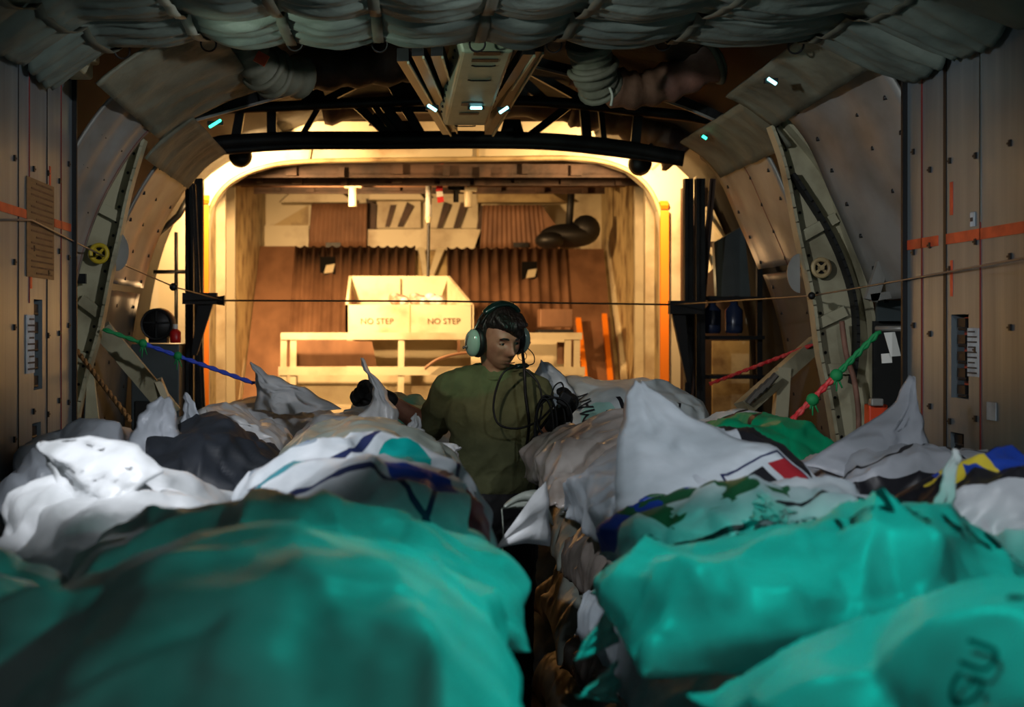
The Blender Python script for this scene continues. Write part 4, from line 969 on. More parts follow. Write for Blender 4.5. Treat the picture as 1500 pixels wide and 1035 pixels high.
SM = {
 'plain': sack_material('woven_white'), 'cool': sack_material('woven_cool', (.66,.74,.80), dirt=(.45,.52,.58)), 'grey': sack_material('woven_grey', (.42,.45,.50), dirt=(.33,.36,.40), trans=.12),
 'olive': sack_material('woven_olive', (.40,.44,.38), dirt=(.28,.31,.27), trans=.15, rough=.32), 'dark': sack_material('dark_cloth', (.02,.025,.035), dirt=(.012,.015,.02), trans=0., rough=.6),
 'film': sack_material('clear_wrap', (.55,.50,.46), dirt=(.34,.28,.24), trans=.1, rough=.18, gloss=.8), 'brownfilm': sack_material('brown_wrap', (.30,.26,.23), dirt=(.16,.14,.12), trans=.05, rough=.25, gloss=.7),
 'gloss': sack_material('crisp_white', (.84,.84,.84), dirt=(.66,.67,.68), trans=.2, rough=.22, gloss=.8),
 'mid': sack_material('woven_blue_marks', (.72,.76,.80), [('wave',.35,.22,.4,.010,-.2,NAVY),('wave',.7,.25,.3,.012,.9,NAVY),('rect',.66,.30,.09,.05,.3,BLUE),('ell',.25,.55,.12,.05,-.3,(.30,.36,.42)),('wave',.5,.55,.5,.012,.5,NAVY),('wave',.6,.7,.4,.010,-.9,NAVY),('ell',.42,.75,.16,.09,.2,BLUE),('rect',.85,.35,.05,.16,.1,RED),('ell',.62,.5,.08,.1,0,(.0,.30,.28)),('ell',.25,.35,.10,.05,.4,(.05,.25,.30))], dirt=(.48,.53,.57)),
 'flag': sack_material('woven_flag', (.66,.72,.78), [('frame',.72,.46,.21,.36,.05,NAVY),('rect',.70,.46,.11,.28,.05,K),('rect',.90,.48,.06,.24,.05,RED),('wave',.35,.8,.5,.008,1.4,(.45,.52,.58))], dirt=(.46,.52,.58)),
 'flagear': sack_material('flag_sheet', (.66,.73,.79), [('frame',.79,.13,.20,.135,.0,NAVY),('rect',.75,.12,.085,.085,0,K),('rect',.93,.12,.055,.085,0,RED)], dirt=(.48,.55,.60)),
 'greyline': sack_material('grey_line', (.44,.47,.52), [('wave',.45,.4,.45,.012,.3,K),('wave',.62,.3,.3,.012,1.1,K),('ell',.4,.06,.5,.12,.0,K)], dirt=(.36,.39,.43), trans=.12),
 'blueprint': sack_material('blue_print', (.70,.76,.80), [('ell',.16,.72,.20,.22,.2,BLUE),('leaf',.32,.6,.20,.3,.2,LEAF),('rect',.45,.85,.1,.12,.3,RED),('wave',.5,.25,.5,.012,.1,K),('ell',.18,.8,.03,.04,0,YEL)], dirt=(.46,.53,.58)),
 'starprint': sack_material('star_print', (.62,.66,.70), [('ell',.45,.60,.5,.30,.1,K),('rect',.55,.50,.30,.10,-.1,BLUE),('star',.30,.50,.11,.1,.4,YEL),('rect',.66,.66,.18,.03,-.2,(.75,.78,.8)),('rect',.82,.62,.10,.03,-.1,RED)], dirt=(.44,.48,.52)),
 'redprint': sack_material('red_print', (.72,.75,.77), [('rect',.62,.82,.16,.04,-.1,RED),('rect',.86,.72,.05,.06,.5,RED),('wave',.5,.72,.5,.008,.0,K),('wave',.9,.5,.3,.010,1.2,NAVY)], dirt=(.52,.55,.57)),
 'letter': sack_material('lettered', (.74,.78,.80), [('ell',.36,.40,.09,.035,.35,K),('ell',.40,.20,.09,.07,.15,K),('ell',.27,.25,.03,.014,.2,K),('wave',.10,.02,.06,.008,-.3,K)], dirt=(.60,.64,.66)),
 'greenprint': sack_material('green_print', (.72,.76,.76), [('ell',.45,.30,.34,.36,.1,GRN),('ell',.15,.25,.14,.22,.1,K),('wave',.6,.6,.4,.014,.3,K),('wave',.6,.75,.4,.010,.2,K)], dirt=(.52,.56,.56)),
 'aid': sack_material('aid_print', (.74,.80,.80), [('wave',.62,.12,.02,.10,.0,K),('rect',.72,.12,.006,.14,.0,K),('rect',.52,.12,.006,.14,.15,K),('ell',.42,.14,.08,.1,.0,(.40,.70,.62)),('rect',.88,.80,.16,.14,-.2,BLUE)], dirt=(.52,.58,.58)),
 'bluecorner': sack_material('blue_corner', (.70,.73,.76), [('ell',.72,.66,.16,.12,.0,BLUE),('ell',.66,.86,.3,.10,.2,NAVY),('wave',.3,.7,.3,.01,.5,K)], dirt=(.5,.53,.56)),
}
ink = M['ink']
# ---- the lower layers: three shapes, simulated once and laid side by side
lower = []
for sd in (1, 2, 3):
    X = simulate(.86, 1.10, .40, (0,0,.25), 0, 0., seed=sd, res=.034, steps=80)
    fl = X.reshape(-1, 3); lo, hi = fl.min(0), fl.max(0)
    X = crease(X, .86, 1.10, sd, 2, 1.2); fl = X.reshape(-1, 3); lo, hi = fl.min(0), fl.max(0)
    X = (X-(lo+hi)/2)/(hi-lo)*np.array([.70, .95, .350]); lower.append(X)
LAY = [0., .353, .706]
def put_lower(xc, wx, yc, layer, k, m_, label, group):
    X = lower[k % 3].copy()
    if k & 1: X = X*np.array([-1,1,1]); X = X[:, ::-1]
    X = X*np.array([wx/.70, 1, 1])+np.array([xc, yc, LAY[layer]+.1755])
    o = sack_from(X, 'cargo_sack', SM[m_], collide=False, subsurf=0)
    tag(o, label, 'sack', group); return o, X
cnt = 0; aisle_right = {}
for side, cols in (('left', ((-1.175,.70),(-.475,.69))), ('right', ((.555,.65),(1.215,.63)))):
    for r in range(6):
        for ci, (xc, wx) in enumerate(cols):
            for ly in range(3):
                cnt += 1; yc = 1.45+r*.965
                inner_col = (ci == 1) if side == 'left' else (ci == 0)
                xx = xc
                mt = ('plain','cool','plain','olive')[(cnt*7+ly) % 4]
                if side == 'right' and r == 3 and inner_col: mt = 'brownfilm'
                if side == 'right' and r == 2 and inner_col: mt = ('olive','brownfilm','cool')[ly]
                if side == 'right' and r in (3, 4) and inner_col: xx, wx = .60, .58
                o, X = put_lower(xx, wx, yc, ly, cnt, mt, 'wrinkled sack in the lower layers of the %s-hand pile, under the top row' % side if not inner_col else 'sack of the lower layers facing the aisle on the %s side' % side,
                          '%s sacks under the %s pile' % ('aisle' if inner_col else 'inner', side))
                if inner_col: aisle_right[(side, r, ly)] = (o, X)
# ---- corner flaps (loose ears of cloth) added as parts
def ear(parent, left, right, yb, yt, m_, bulge=.03, seed=0, n=26, folds=1.6, name='corner_flap', thick=.004):
    """a loose ear of cloth: left and right edge from base to tip, depth yb at the base and yt at the tip"""
    def res(pts):
        pts = [Vector((p[0], p[1], 0)) for p in pts]; pts = smooth_path(pts, 8); L = [0]
        for a, b in zip(pts, pts[1:]): L.append(L[-1]+(b-a).length)
        out = []
        for k in range(n):
            t = L[-1]*k/(n-1); i = max(j for j in range(len(L)) if L[j] <= t+1e-6); i = min(i, len(pts)-2); out.append(pts[i].lerp(pts[i+1], min(1, (t-L[i])/(L[i+1]-L[i]+1e-9))))
        return out
    A, B = res(left), res(right); rows = []
    for i in range(1, n):                                # ragged edges
        A[i].x += 3.5*vnoise(np.array(i*.45), np.array(seed*1.), 3); B[i].x += 4*vnoise(np.array(i*.4), np.array(seed*1.), 8); B[i].y += 3*vnoise(np.array(i*.5), np.array(seed*1.), 9)
    for i in range(n):
        u = i/(n-1); Y = yb+(yt-yb)*u; row = []; wpx = (B[i]-A[i]).length*Y/F
        for j in range(17):
            v = j/16; q = A[i].lerp(B[i], v); p = P(q.x, q.y, Y); wv = math.sin(PI*v)
            d = -bulge*wv*(1-.5*u)+min(wpx, .16)*.13*math.sin(v*2*PI*folds+seed+u*2.1)*wv**.5+min(wpx,.2)*.10*fnoise((u*3+v*2, v*5, seed), 1., seed)
            d += (.030*(1-abs(vnoise(np.array(v*6.+seed*3.1+.35*math.sin(u*5)), np.array(u*1.6+seed), seed)))**4+.020*(1-abs(vnoise(np.array(v*4.+u*5.+seed), np.array(u*4.-v*3.), seed+5)))**4-.02)*min(1., wpx/.12)*min(1, wv*2)
            p.y += d; p.z += .25*d*wv; row.append(p)
        rows.append(row)
    mb = MB(); mb.shell(rows, thick); o = mb.build(name, SM[m_], parent, smooth=True)
    lay = o.data.uv_layers.new(name='UVMap'); k_ = n*17
    for lp_ in o.data.loops: q_ = lp_.vertex_index % k_; lay.data[lp_.index].uv = ((q_ % 17)/16, (q_//17)/(n-1))
    return o
def flap(parent, base_a, base_b, tip, m_, bend=(0,0,0), n=14, folds=2, seed=0, thread=0.):
    a, b_, t = Vector(base_a), Vector(base_b), Vector(tip); bend = Vector(bend); rows = []
    nrm = (b_-a).cross(t-a).normalized()
    for i in range(n+1):
        u = i/n; row = []
        for j in range(9):
            v = j/8; w = (1-u)**.8
            base = a.lerp(b_, .5+(v-.5))
            p = base.lerp(t, u) + (a-b_)*(0) + bend*math.sin(u*PI*.5)*u*.0
            p = (a.lerp(b_, v))*(1-u)+t*u + bend*4*u*(1-u)
            p += nrm*(.018*math.sin(v*PI*2*folds+seed)*w*(.3+u)+.012*fnoise((u*3, v*3, seed), 1.3))
            row.append(p)
        rows.append(row)
    mb = MB(); mb.shell(rows, .003); o = mb.build('corner_flap', SM[m_], parent, smooth=True)
    if thread:
        mb = MB(); mb.tube(smooth_path([t, t+Vector((.004,0,-thread*.4)), t+Vector((-.004,0,-thread))], 5), .0022, 5); mb.build('loose_thread', SM[m_], parent, smooth=True)
    return o
TOPS = []
def top(label, m_, x, y, w, h, thick, zs=1.060, yaw=0., pins=(), seed=0, texts=(), bounds=None, group=None, res=.024, tilt=(0,0), slack=1.03, steps=110, amp=1.35):
    if bounds is None: bounds = (-1.52, 1.52, -9, 9) if y < 4.6 else (-1.66, 1.72, -9, 9)
    X = simulate(w, h, thick, (x, y, zs+.17), yaw, zs, pins, seed, res, steps, bounds, tilt=tilt, slack=slack)
    X = crease(X, w, h, seed, 3, amp, zs=zs, bounds=bounds, big=amp > 1.5)
    o = sack_from(X, 'cargo_sack', SM[m_], subsurf=0)
    tag(o, label, 'sack', 'aid sacks on top of the piles')
    for t in texts: print_text(o, X, *t[:5], ink, w, h, *t[5:])
    TOPS.append((o, X)); 
    lo, hi = X.reshape(-1,3).min(0), X.reshape(-1,3).max(0)
    if DEBUG: print('SACK %-40s lo %s hi %s' % (label[:40], np.round(lo,2), np.round(hi,2)))
    return o, X
DEBUG = False
# left pile, far to near
sA, _ = top('far white sack with a tall curled ear, at the end of the left pile', 'plain', -0.9, 5.85, 0.7, 0.7, 0.38, seed=11)
top('far blue-white sack in the left pile, just left of the held one', 'cool', -0.3, 5.98, 0.48, 0.7, 0.42, seed=12)
sI, _ = top('crisp glossy white sack lying before the far eared sack', 'gloss', -0.99, 5.02, 0.55, 0.66, 0.36, seed=13, slack=1.0)
sB, _ = top('white sack whose long ear the man grips', 'gloss', -0.43, 4.9, 0.56, 0.66, 0.3, seed=14)
sC, _ = top('grey sack with two standing ears near the left wall', 'grey', -1.31, 4.2, 0.4, 0.66, 0.36, seed=16)
top('nearly black cloth sack among the left pile', 'dark', -0.9, 4.18, 0.44, 0.74, 0.4, seed=17)
oL6, XL6 = top('big olive sack bulging over the aisle on the left pile', 'olive', -0.385, 3.93, 0.63, 0.84, 0.42, seed=15)
sD, _ = top('bright white sack with a pointed corner before the left silver panel', 'plain', -0.94, 3.02, 0.48, 0.72, 0.38, seed=18)
top('pale sack with blue and navy marks on the left pile', 'mid', -0.395, 3.05, 0.62, 0.78, 0.44, seed=19)
top('low pale sack behind the big blurred near-left sack', 'plain', -0.5, 2.46, 0.8, 0.44, 0.3, seed=20)
top('dark teal sack in the left lower corner against the wall', 'plain', -1.15, 1.95, 0.56, 1.05, 0.38, seed=22, amp=1.55)
top('largest blurred teal sack filling the near-left of the picture', 'plain', -0.535, 1.78, 0.74, 0.92, 0.31, seed=21, amp=1.55)
# right pile, far to near
sJ, _ = top('far white sack with dark lettering on the right, behind the gloved hand', 'aid', 0.6, 5.5, 0.8, 0.76, 0.62, seed=31, texts=[('HUMAN', .40, .03, .06, PI/2), ('DS', .52, .05, .095, PI/2)], tilt=(.35,0))
top('round green and white printed sack behind the red rope end', 'greenprint', 1.0, 4.72, 0.58, 0.7, 0.44, seed=32)
top('shiny clear-wrapped bundle on the right edge of the aisle', 'film', 0.44, 4.4, 0.5, 0.74, 0.37, seed=33)
sE, _ = top('grey sack with black line and a tall peaked ear by the right silver panel', 'greyline', 1.19, 3.75, 0.62, 0.68, 0.36, seed=35)
sF, _ = top('tall blue-white sack with a black and red printed flag', 'flag', 0.53, 3.5, 0.62, 0.78, 0.4, seed=34)
top('sack with black patch, blue band and yellow star on right pile', 'starprint', 1.18, 3.05, 0.6, 0.62, 0.38, seed=37)
sH, _ = top('sack with a deep blue and green picture on right pile', 'blueprint', 0.54, 2.96, 0.64, 0.46, 0.3, seed=36)
sG, _ = top('pale grey sack with blue corner and thin upright white ear at far right', 'bluecorner', 1.2, 2.44, 0.6, 0.58, 0.34, seed=38)
top('large pale teal sack with lettering and red stripe, right middle', 'redprint', 0.5, 2.4, 0.8, 0.62, 0.28, seed=39, texts=[('HANG REPUBLIK', .06, .60, .060, .05), ('ING JANIK', .48, .36, .075, -.05)], amp=1.55)
top('brightest turquoise sack with dark letters at lower right', 'letter', 0.655, 1.7, 0.92, 0.66, 0.3, yaw=.15, seed=40, texts=[('C.MAGU', .07, .20, .042, .42), ('R', .20, .12, .05, .3)], amp=1.55)
top('nearest smooth teal sack in the lower right corner', 'plain', 0.66, 1.1, 0.9, 0.5, 0.34, zs=1.10, yaw=.2, seed=41, amp=1.55)
# loose ears hanging into the aisle
o, X = aisle_right[('right', 2, 2)]
flap(o, P(800,705,3.75), P(806,800,3.75), P(727,803,3.72), 'plain', (0,-.02,.015), seed=1, thread=.12); flap(o, P(796,720,3.8), P(812,770,3.8), P(735,745,3.78), 'olive', (0,0,.02), seed=2, thread=.2)
o, X = aisle_right[('left', 2, 2)]
flap(oL6, P(655,690,3.9), P(662,770,3.9), P(692,704,3.95), 'olive', (0,0,-.01), seed=3, thread=.05)
o, X = aisle_right[('right', 1, 1)]
flap(o, P(900,965,2.4), P(905,1030,2.4), P(845,1020,2.3), 'plain', seed=4); flap(o, P(892,880,2.5), P(905,940,2.5), P(842,968,2.4), 'plain', seed=6)

ear(sA, [(372,600),(376,575),(372,550),(367,529)], [(500,598),(455,572),(400,550),(370,529)], 5.55, 5.62, 'plain', .05, 1)
ear(sB, [(512,625),(545,585),(541,558),(527,524)], [(640,672),(594,628),(574,590),(556,560),(534,524)], 4.72, 4.92, 'gloss', .05, 2)
ear(sB, [(594,650),(598,625),(609,604)], [(636,655),(622,632),(613,604)], 4.78, 4.84, 'plain', .02, 5)
ear(sC, [(178,672),(203,612),(222,588),(236,579)], [(272,672),(264,625),(255,592),(244,580)], 4.05, 4.25, 'grey', .06, 3, folds=1.2)
ear(sC, [(258,640),(266,605),(270,574)], [(306,652),(288,600),(275,575)], 4.35, 4.42, 'grey', .03, 4)
ear(sD, [(85,770),(82,720),(70,680),(56,648)], [(240,690),(190,648),(120,640),(62,645)], 2.90, 3.12, 'plain', .07, 23)
ear(sE, [(1175,680),(1255,628),(1305,596),(1330,549)], [(1372,716),(1362,650),(1347,600),(1336,549)], 3.62, 4.0, 'grey', .06, 7)
ear(sF, [(896,760),(904,670),(910,612),(926,556)], [(1200,712),(1140,656),(1075,638),(1000,598),(940,556)], 3.12, 3.62, 'flagear', .08, 8, folds=2.2)
ear(sG, [(1350,770),(1372,722),(1386,682),(1399,656)], [(1402,772),(1398,730),(1405,690),(1405,657)], 2.55, 2.72, 'plain', .02, 9)
ear(oL6, [(612,640),(640,646),(668,650)], [(640,700),(664,694),(673,654)], 4.30, 4.36, 'gloss', .02, 10)
ear(sH, [(1098,760),(1104,738),(1110,722)], [(1168,752),(1140,736),(1116,722)], 2.70, 2.74, 'plain', .02, 11)
ear(sI, [(330,640),(305,618),(302,600)], [(400,640),(350,610),(308,601)], 4.72, 4.8, 'gloss', .03, 12)
ear(sJ, [(775,600),(782,560),(790,527)], [(850,590),(820,545),(794,527)], 5.15, 5.3, 'cool', .03, 13)
# ================================================================ THE PERSON
PSKIN = material('skin', lin((.66,.46,.37)), .5, 0, lin((.58,.38,.30)), 25., (1,1,1), .4, .7)
PSHIRT = material('olive_tshirt', lin((.36,.37,.24)), .85, 0, lin((.31,.32,.20)), 14., bump=.15, bscale=60)
PTROU = material('black_trousers', lin((.06,.06,.07)), .8, 0, lin((.04,.04,.05)), 14., bump=.1, bscale=40)
PHAIR = material('dark_hair', lin((.075,.055,.045)), .45, 0, lin((.13,.10,.08)), 60., (1,1,.25), .4, .7, bump=.5, bscale=90)
PGLOVE = material('black_glove', lin((.07,.065,.065)), .65, 0, lin((.045,.04,.04)), 30.)
PCUP = material('pale_green_cup', lin((.60,.70,.64)), .22, 0, coat=.5); PPAD = material('dark_green_pad', lin((.06,.16,.14)), .25, coat=.4)
class Vox(MB):
    """closed overlapping volumes, fused by a voxel remesh into one continuous surface"""
    def limb(s, pts, rr, n=14, sub=6):
        e = []; r = []
        pts = [Vector(p) for p in pts]
        for i in range(len(pts)-1):
            for k in range(sub): t = k/sub; e.append(pts[i].lerp(pts[i+1], t)); r.append(rr[i]*(1-t)+rr[i+1]*t)
        e.append(pts[-1]); r.append(rr[-1])
        for p, q in zip(e, r): s.ball(p, q, 12, 8)
        s.tube(e, r, n); return s
    def fuse(s, name, m_, parent, vox=.006, smooth=3, disp=None):
        me = bpy.data.meshes.new('v'); me.from_pydata([tuple(v) for v in s.v], [], s.f)
        bm = bmesh.new(); bm.from_mesh(me); bmesh.ops.recalc_face_normals(bm, faces=bm.faces); bm.to_mesh(me); bm.free()
        o = bpy.data.objects.new('v', me); C.objects.link(o)
        r = o.modifiers.new('r', 'REMESH'); r.mode = 'VOXEL'; r.voxel_size = vox; r.adaptivity = 0
        sm = o.modifiers.new('s', 'SMOOTH'); sm.factor = .5; sm.iterations = smooth
        bpy.context.view_layer.update()
        m2 = bpy.data.meshes.new_from_object(o.evaluated_get(bpy.context.evaluated_depsgraph_get())); bpy.data.objects.remove(o); bpy.data.meshes.remove(me)
        m2.name = name; m2.materials.clear(); m2.materials.append(m_)
        if disp:
            ns = [v.normal.copy() for v in m2.vertices]
            for v, n in zip(m2.vertices, ns): v.co += n*disp(v.co, n)
        m2.polygons.foreach_set('use_smooth', [True]*len(m2.polygons)); m2.polygons.foreach_set('material_index', [0]*len(m2.polygons))
        ob = bpy.data.objects.new(name, m2); C.objects.link(ob); ob.parent = parent; ob.matrix_parent_inverse = Matrix.Translation(-wloc(parent)); return ob
per = thing('person', (.09, 5.03, 0), 'man in olive T-shirt and black gloves standing in aisle, looking down aside, wearing a headset', 'person')
HR = Matrix.Rotation(math.radians(27), 3, 'Z') @ Matrix.Rotation(math.radians(15), 3, 'X') @ Matrix.Rotation(math.radians(-3), 3, 'Y')
HC = P(731, 496, 4.98)
def H(x, y, z): return HC + HR @ Vector((x, y, z))       # head frame: face looks along -y
def head_pts(grow=0., n=56, m=44):
    vs = []; fs = []
    def G(a, b, s): return math.exp(-((a-b)/s)**2)
    for i in range(m+1):
        th = PI*i/m
        for k in range(n):
            a = 2*PI*k/n; dx, dy, dz = math.sin(th)*math.cos(a), math.sin(th)*math.sin(a), math.cos(th)
            x, y, z = .074*dx, .096*dy, .118*dz
            if z < 0:
                t = -z/.118; x *= 1-.30*t**1.6; y = y*(1-.18*t) - .012*t if y < 0 else y*(1-.45*t)
            else: x *= 1+.04*(z/.118)
            if y < 0:                                     # the face
                fr = max(0, -dy)
                y *= .97
                d = 0
                d += .030*G(x,0,.012)*G(z,-.032,.014)+.015*G(x,0,.009)*G(z,-.008,.022)            # nose
                d += .010*G(abs(x),.012,.009)*G(z,-.036,.009)
                d += .011*G(abs(x),.026,.022)*G(z,.023,.009)                                       # brow
                d -= .019*G(abs(x),.031,.015)*G(z,.005,.010)                                       # sockets
                d += .007*G(abs(x),.045,.018)*G(z,-.022,.018)                                      # cheekbones
                d += .009*G(x,0,.024)*G(z,-.062,.008)+.008*G(x,0,.020)*G(z,-.076,.008)             # lips
                d -= .006*G(x,0,.026)*G(z,-.0685,.0035)
                d -= .005*G(x,0,.03)*G(z,-.088,.008); d += .012*G(x,0,.024)*G(z,-.106,.014)        # chin
                d -= .007*G(abs(x),.033,.008)*G(z,-.048,.018)
                y -= d*fr
            v = Vector((x, y, z)); v += v.normalized()*grow; vs.append(H(*v))
    for i in range(m):
        for k in range(n): fs.append((i*n+k, (i+1)*n+k, (i+1)*n+(k+1)%n, i*n+(k+1)%n))
    return vs, fs
sh_l, el_l, wr_l = Vector((-.088,5.05,1.375)), Vector((-.160,5.18,1.215)), Vector((-.345,5.06,1.345))
sh_r, el_r, wr_r = Vector((.250,5.02,1.362)), Vector((.262,5.07,1.145)), Vector((.318,4.90,1.275))
hips = [Vector((.015,5.05,.93)), Vector((.165,5.05,.93))]; knees = [Vector((.02,5.02,.50)), Vector((.165,5.03,.50))]; ank = [Vector((.02,5.06,.09)), Vector((.165,5.06,.09))]
def hand(s, wrist, dirv, palm, curl, grow=0., spread=.16, thumb_side=1):
    d = Vector(dirv).normalized(); n = Vector(palm); n = (n-d*n.dot(d)).normalized(); w = d.cross(n)*thumb_side
    s.limb([wrist, wrist+d*.035, wrist+d*.085], [.027+grow, .030+grow, .032+grow])
    for k in (-1, 0, 1): s.limb([wrist+d*.02+w*.012*k, wrist+d*.088+w*.024*k], [.018+grow, .016+grow])
    for k, (off, L, c) in enumerate(((.033,.072,1.),(.011,.082,1.05),(-.011,.076,1.12),(-.032,.060,1.2))):
        base = wrist+d*.088+w*off; a = w*(off*spread*6)+d; a.normalize(); p = [base]; ang_ = 0; r0 = .0105 if k < 3 else .009
        for seg in (.45, .32, .23):
            ang_ += curl*c; dd = a*math.cos(ang_)+n*math.sin(ang_); p.append(p[-1]+dd*L*seg)
        s.limb(p, [r0+grow, r0*.98+grow, r0*.92+grow, r0*.8+grow], 10, 4)
    tb = wrist+d*.030+w*.030; t1 = tb+(d*.6+w*.7+n*.35).normalized()*.038; t2 = t1+(d*.85+w*.05+n*.55).normalized()*.030; t3 = t2+(d*.8-w*.35+n*.6).normalized()*.024
    s.limb([tb, t1, t2, t3], [.016+grow, .0135+grow, .012+grow, .010+grow], 10, 4)
    return s
HL = dict(dirv=(-.78,-.45,.42), palm=(.1,-.55,-.6), curl=.62, thumb_side=-1)
HRr = dict(dirv=(.45,-.5,.72), palm=(-.75,-.35,.1), curl=.62, thumb_side=1)
b = Vox(); vs, fs = head_pts(); b.add(vs, fs)
for s_ in (-1, 1): b.ball(H(s_*.076, .012, -.008), (.012,.024,.032), 12, 10, R=HR)
b.limb([(.088,5.045,1.40), (.093,5.03,1.47), H(.0,.022,-.06)], [.066,.056,.058])
b.ball((.085,5.045,1.28), (.165,.108,.17), 24, 16); b.ball((.088,5.05,1.08), (.155,.105,.18), 24, 16); b.ball((.09,5.05,.95), (.155,.11,.12), 24, 16)
b.limb([(.085,5.04,1.37), sh_l], [.08,.052]); b.limb([(.085,5.04,1.37), sh_r], [.08,.052])
b.limb([sh_l, el_l], [.055,.043]); b.limb([el_l, el_l.lerp(wr_l,.35), wr_l], [.042,.043,.028]); b.limb([sh_r, el_r], [.055,.043]); b.limb([el_r, el_r.lerp(wr_r,.35), wr_r], [.042,.043,.028])
hand(b, wr_l, **HL); hand(b, wr_r, **HRr)
for k in (0, 1):
    b.limb([hips[k], knees[k], ank[k]], [.082,.055,.038]); b.limb([ank[k], ank[k]+Vector((0,-.06,-.035)), ank[k]+Vector((0,-.15,-.055))], [.038,.035,.026])
b.fuse('body', PSKIN, per, .0042, 2)
# face details
for s_ in (-1, 1):
    mb = MB(); c = H(s_*.031, -.0715, .004); mb.ball(c, (.0125,.008,.0075), 14, 10, R=HR); o = mb.build('eye', material('eye_white', lin((.55,.5,.47)), .3), per, smooth=True)
    mb = MB(); mb.ball(c+HR @ Vector((.002,-.0062,-.002)), (.0055,.003,.0055), 12, 8, R=HR); mb.build('iris', M['black'], o, smooth=True)
    mb = MB(); mb.tube([H(s_*x, y, z) for x, y, z in ((.012,-.093,.021),(.022,-.0935,.025),(.034,-.089,.026),(.046,-.078,.021))], [.0028,.0042,.004,.0022], 7); mb.build('eyebrow', PHAIR, per, smooth=True)
    mb = MB(); mb.tube([H(s_*.031+dx, -.0795+abs(dx)*.25, .009-dx*dx*30) for dx in (-.013,-.006,0,.006,.013)], .0028, 7); mb.build('eyelid', PSKIN, per, smooth=True)
mb = MB(); mb.tube([H(x, -.0985+x*x*14, -.0685) for x in (-.022,-.011,0,.011,.022)], [.0012,.002,.0022,.002,.0012], 7); mb.build('mouth_line', material('lip', lin((.42,.2,.18)), .5), per, smooth=True)
# hair: cap with a fringe falling over the forehead
mb = Vox(); 
vs, fs = head_pts(.010, 48, 40)
keep = []
for v in vs:
    q = HR.inverted() @ (v-HC)
    keep.append(q)
hv = []
for q in keep:
    line = .052-.02*math.sin(q.x*30) if q.y < -.02 else (.01 if q.y < .03 else -.05)
    t = 1. if q.z > line else max(0, 1-(line-q.z)/.02)
    r = q*(1-.28*(1-t)); r = r+Vector(q).normalized()*(.008*t); hv.append(H(*r))
mb.add(hv, fs)
for k in range(17):                                     # strands of the fringe
    x = -.052+k*.0062; l_ = .012+.005*math.sin(k*2.3)+(.015*math.exp(-((k-6)/3.5)**2))
    mb.limb([H(x,-.055,.104), H(x+.004,-.086,.084), H(x+.008,-.0985,.082-l_*.5), H(x+.011,-.100,.082-l_)], [.012,.010,.006,.003], 8, 5)
mb.fuse('hair', PHAIR, per, .0045, 2, lambda co, n: .002*fnoise((co.x*160, co.y*160, co.z*30), 1.))
# T-shirt
def folds(co, n):
    r = fnoise((co.x*9+co.z*4, co.y*6, co.z*7-co.x*9), 1., 2.); r2 = fnoise((co.x*16-co.z*9, co.y*8, co.z*14+co.x*6), 1., 6.)
    return .010*((1-abs(r))**3-.4)+.005*((1-abs(r2))**3-.4)
b = Vox()
b.ball((.085,5.045,1.285), (.185,.128,.18), 26, 18); b.ball((.088,5.045,1.13), (.180,.130,.22), 26, 18); b.ball((.09,5.05,1.03), (.178,.132,.10), 26, 18)
b.limb([(.088,5.04,1.395), (.0,5.045,1.395), sh_l], [.085,.078,.062]); b.limb([(.088,5.04,1.395), (.17,5.03,1.388), sh_r], [.085,.078,.062])
b.limb([(.07,5.04,1.40), (.03,5.045,1.43)], [.06,.05]); b.limb([(.1,5.035,1.40), (.15,5.035,1.425)], [.06,.05])
b.limb([sh_l, sh_l.lerp(el_l,.45), sh_l.lerp(el_l,.82)], [.062,.066,.068]); b.limb([sh_r, sh_r.lerp(el_r,.4), sh_r.lerp(el_r,.70)], [.062,.065,.067])
b.fuse('t_shirt', PSHIRT, per, .0065, 2, folds)
mb = MB(); cc = Vector((.092,5.028,1.452)); mb.tube([cc+Vector((math.cos(a)*.068, math.sin(a)*.066, -.012+.020*math.sin(a)+.006*math.cos(a))) for a in np.linspace(0,2*PI,30,endpoint=False)], .0085, 8, closed=True); mb.build('collar', PSHIRT, per, smooth=True)
for s0, e0, f0, r0 in ((sh_l,el_l,.82,.069),(sh_r,el_r,.70,.068)):
    mb = MB(); c = s0.lerp(e0,f0); d = (e0-s0).normalized(); mb.ring(c+d*.045, d, r0*.80, .008, 28, 7); mb.build('sleeve_hem', PSHIRT, per, smooth=True)
# trousers, belt, boots
b = Vox(); b.ball((.09,5.05,.94), (.172,.125,.12), 24, 14)
for k in (0, 1): b.limb([hips[k], knees[k], ank[k]+Vector((0,0,.03))], [.098,.076,.068])
b.fuse('trousers', PTROU, per, .008, 2, folds)
for k in (0, 1):
    b = Vox(); b.limb([ank[k]+Vector((0,0,.06)), ank[k]+Vector((0,.0,-.03)), ank[k]+Vector((0,-.08,-.045)), ank[k]+Vector((0,-.17,-.052))], [.055,.055,.046,.036]); b.box(ank[k]+Vector((0,-.065,-.08)), (.085,.27,.02)); b.fuse('boot', M['black'], per, .006, 1)
for w_, kw, nm in ((wr_l, HL, 'l'), (wr_r, HRr, 'r')):
    b = Vox(); hand(b, w_, **kw, grow=.0035); d = Vector(kw['dirv']).normalized(); b.limb([w_-d*.035, w_], [.036,.034]); b.fuse('glove', PGLOVE, per, .0042, 1)
mb = MB(); c = wr_r+Vector((.01,-.055,.058)); mb.box(c, (.040,.006,.022), Matrix.Rotation(-.3,3,'Y')); o = mb.build('glove_patch', M['paper'], per); o['label'] = 'pale patch on back of glove'
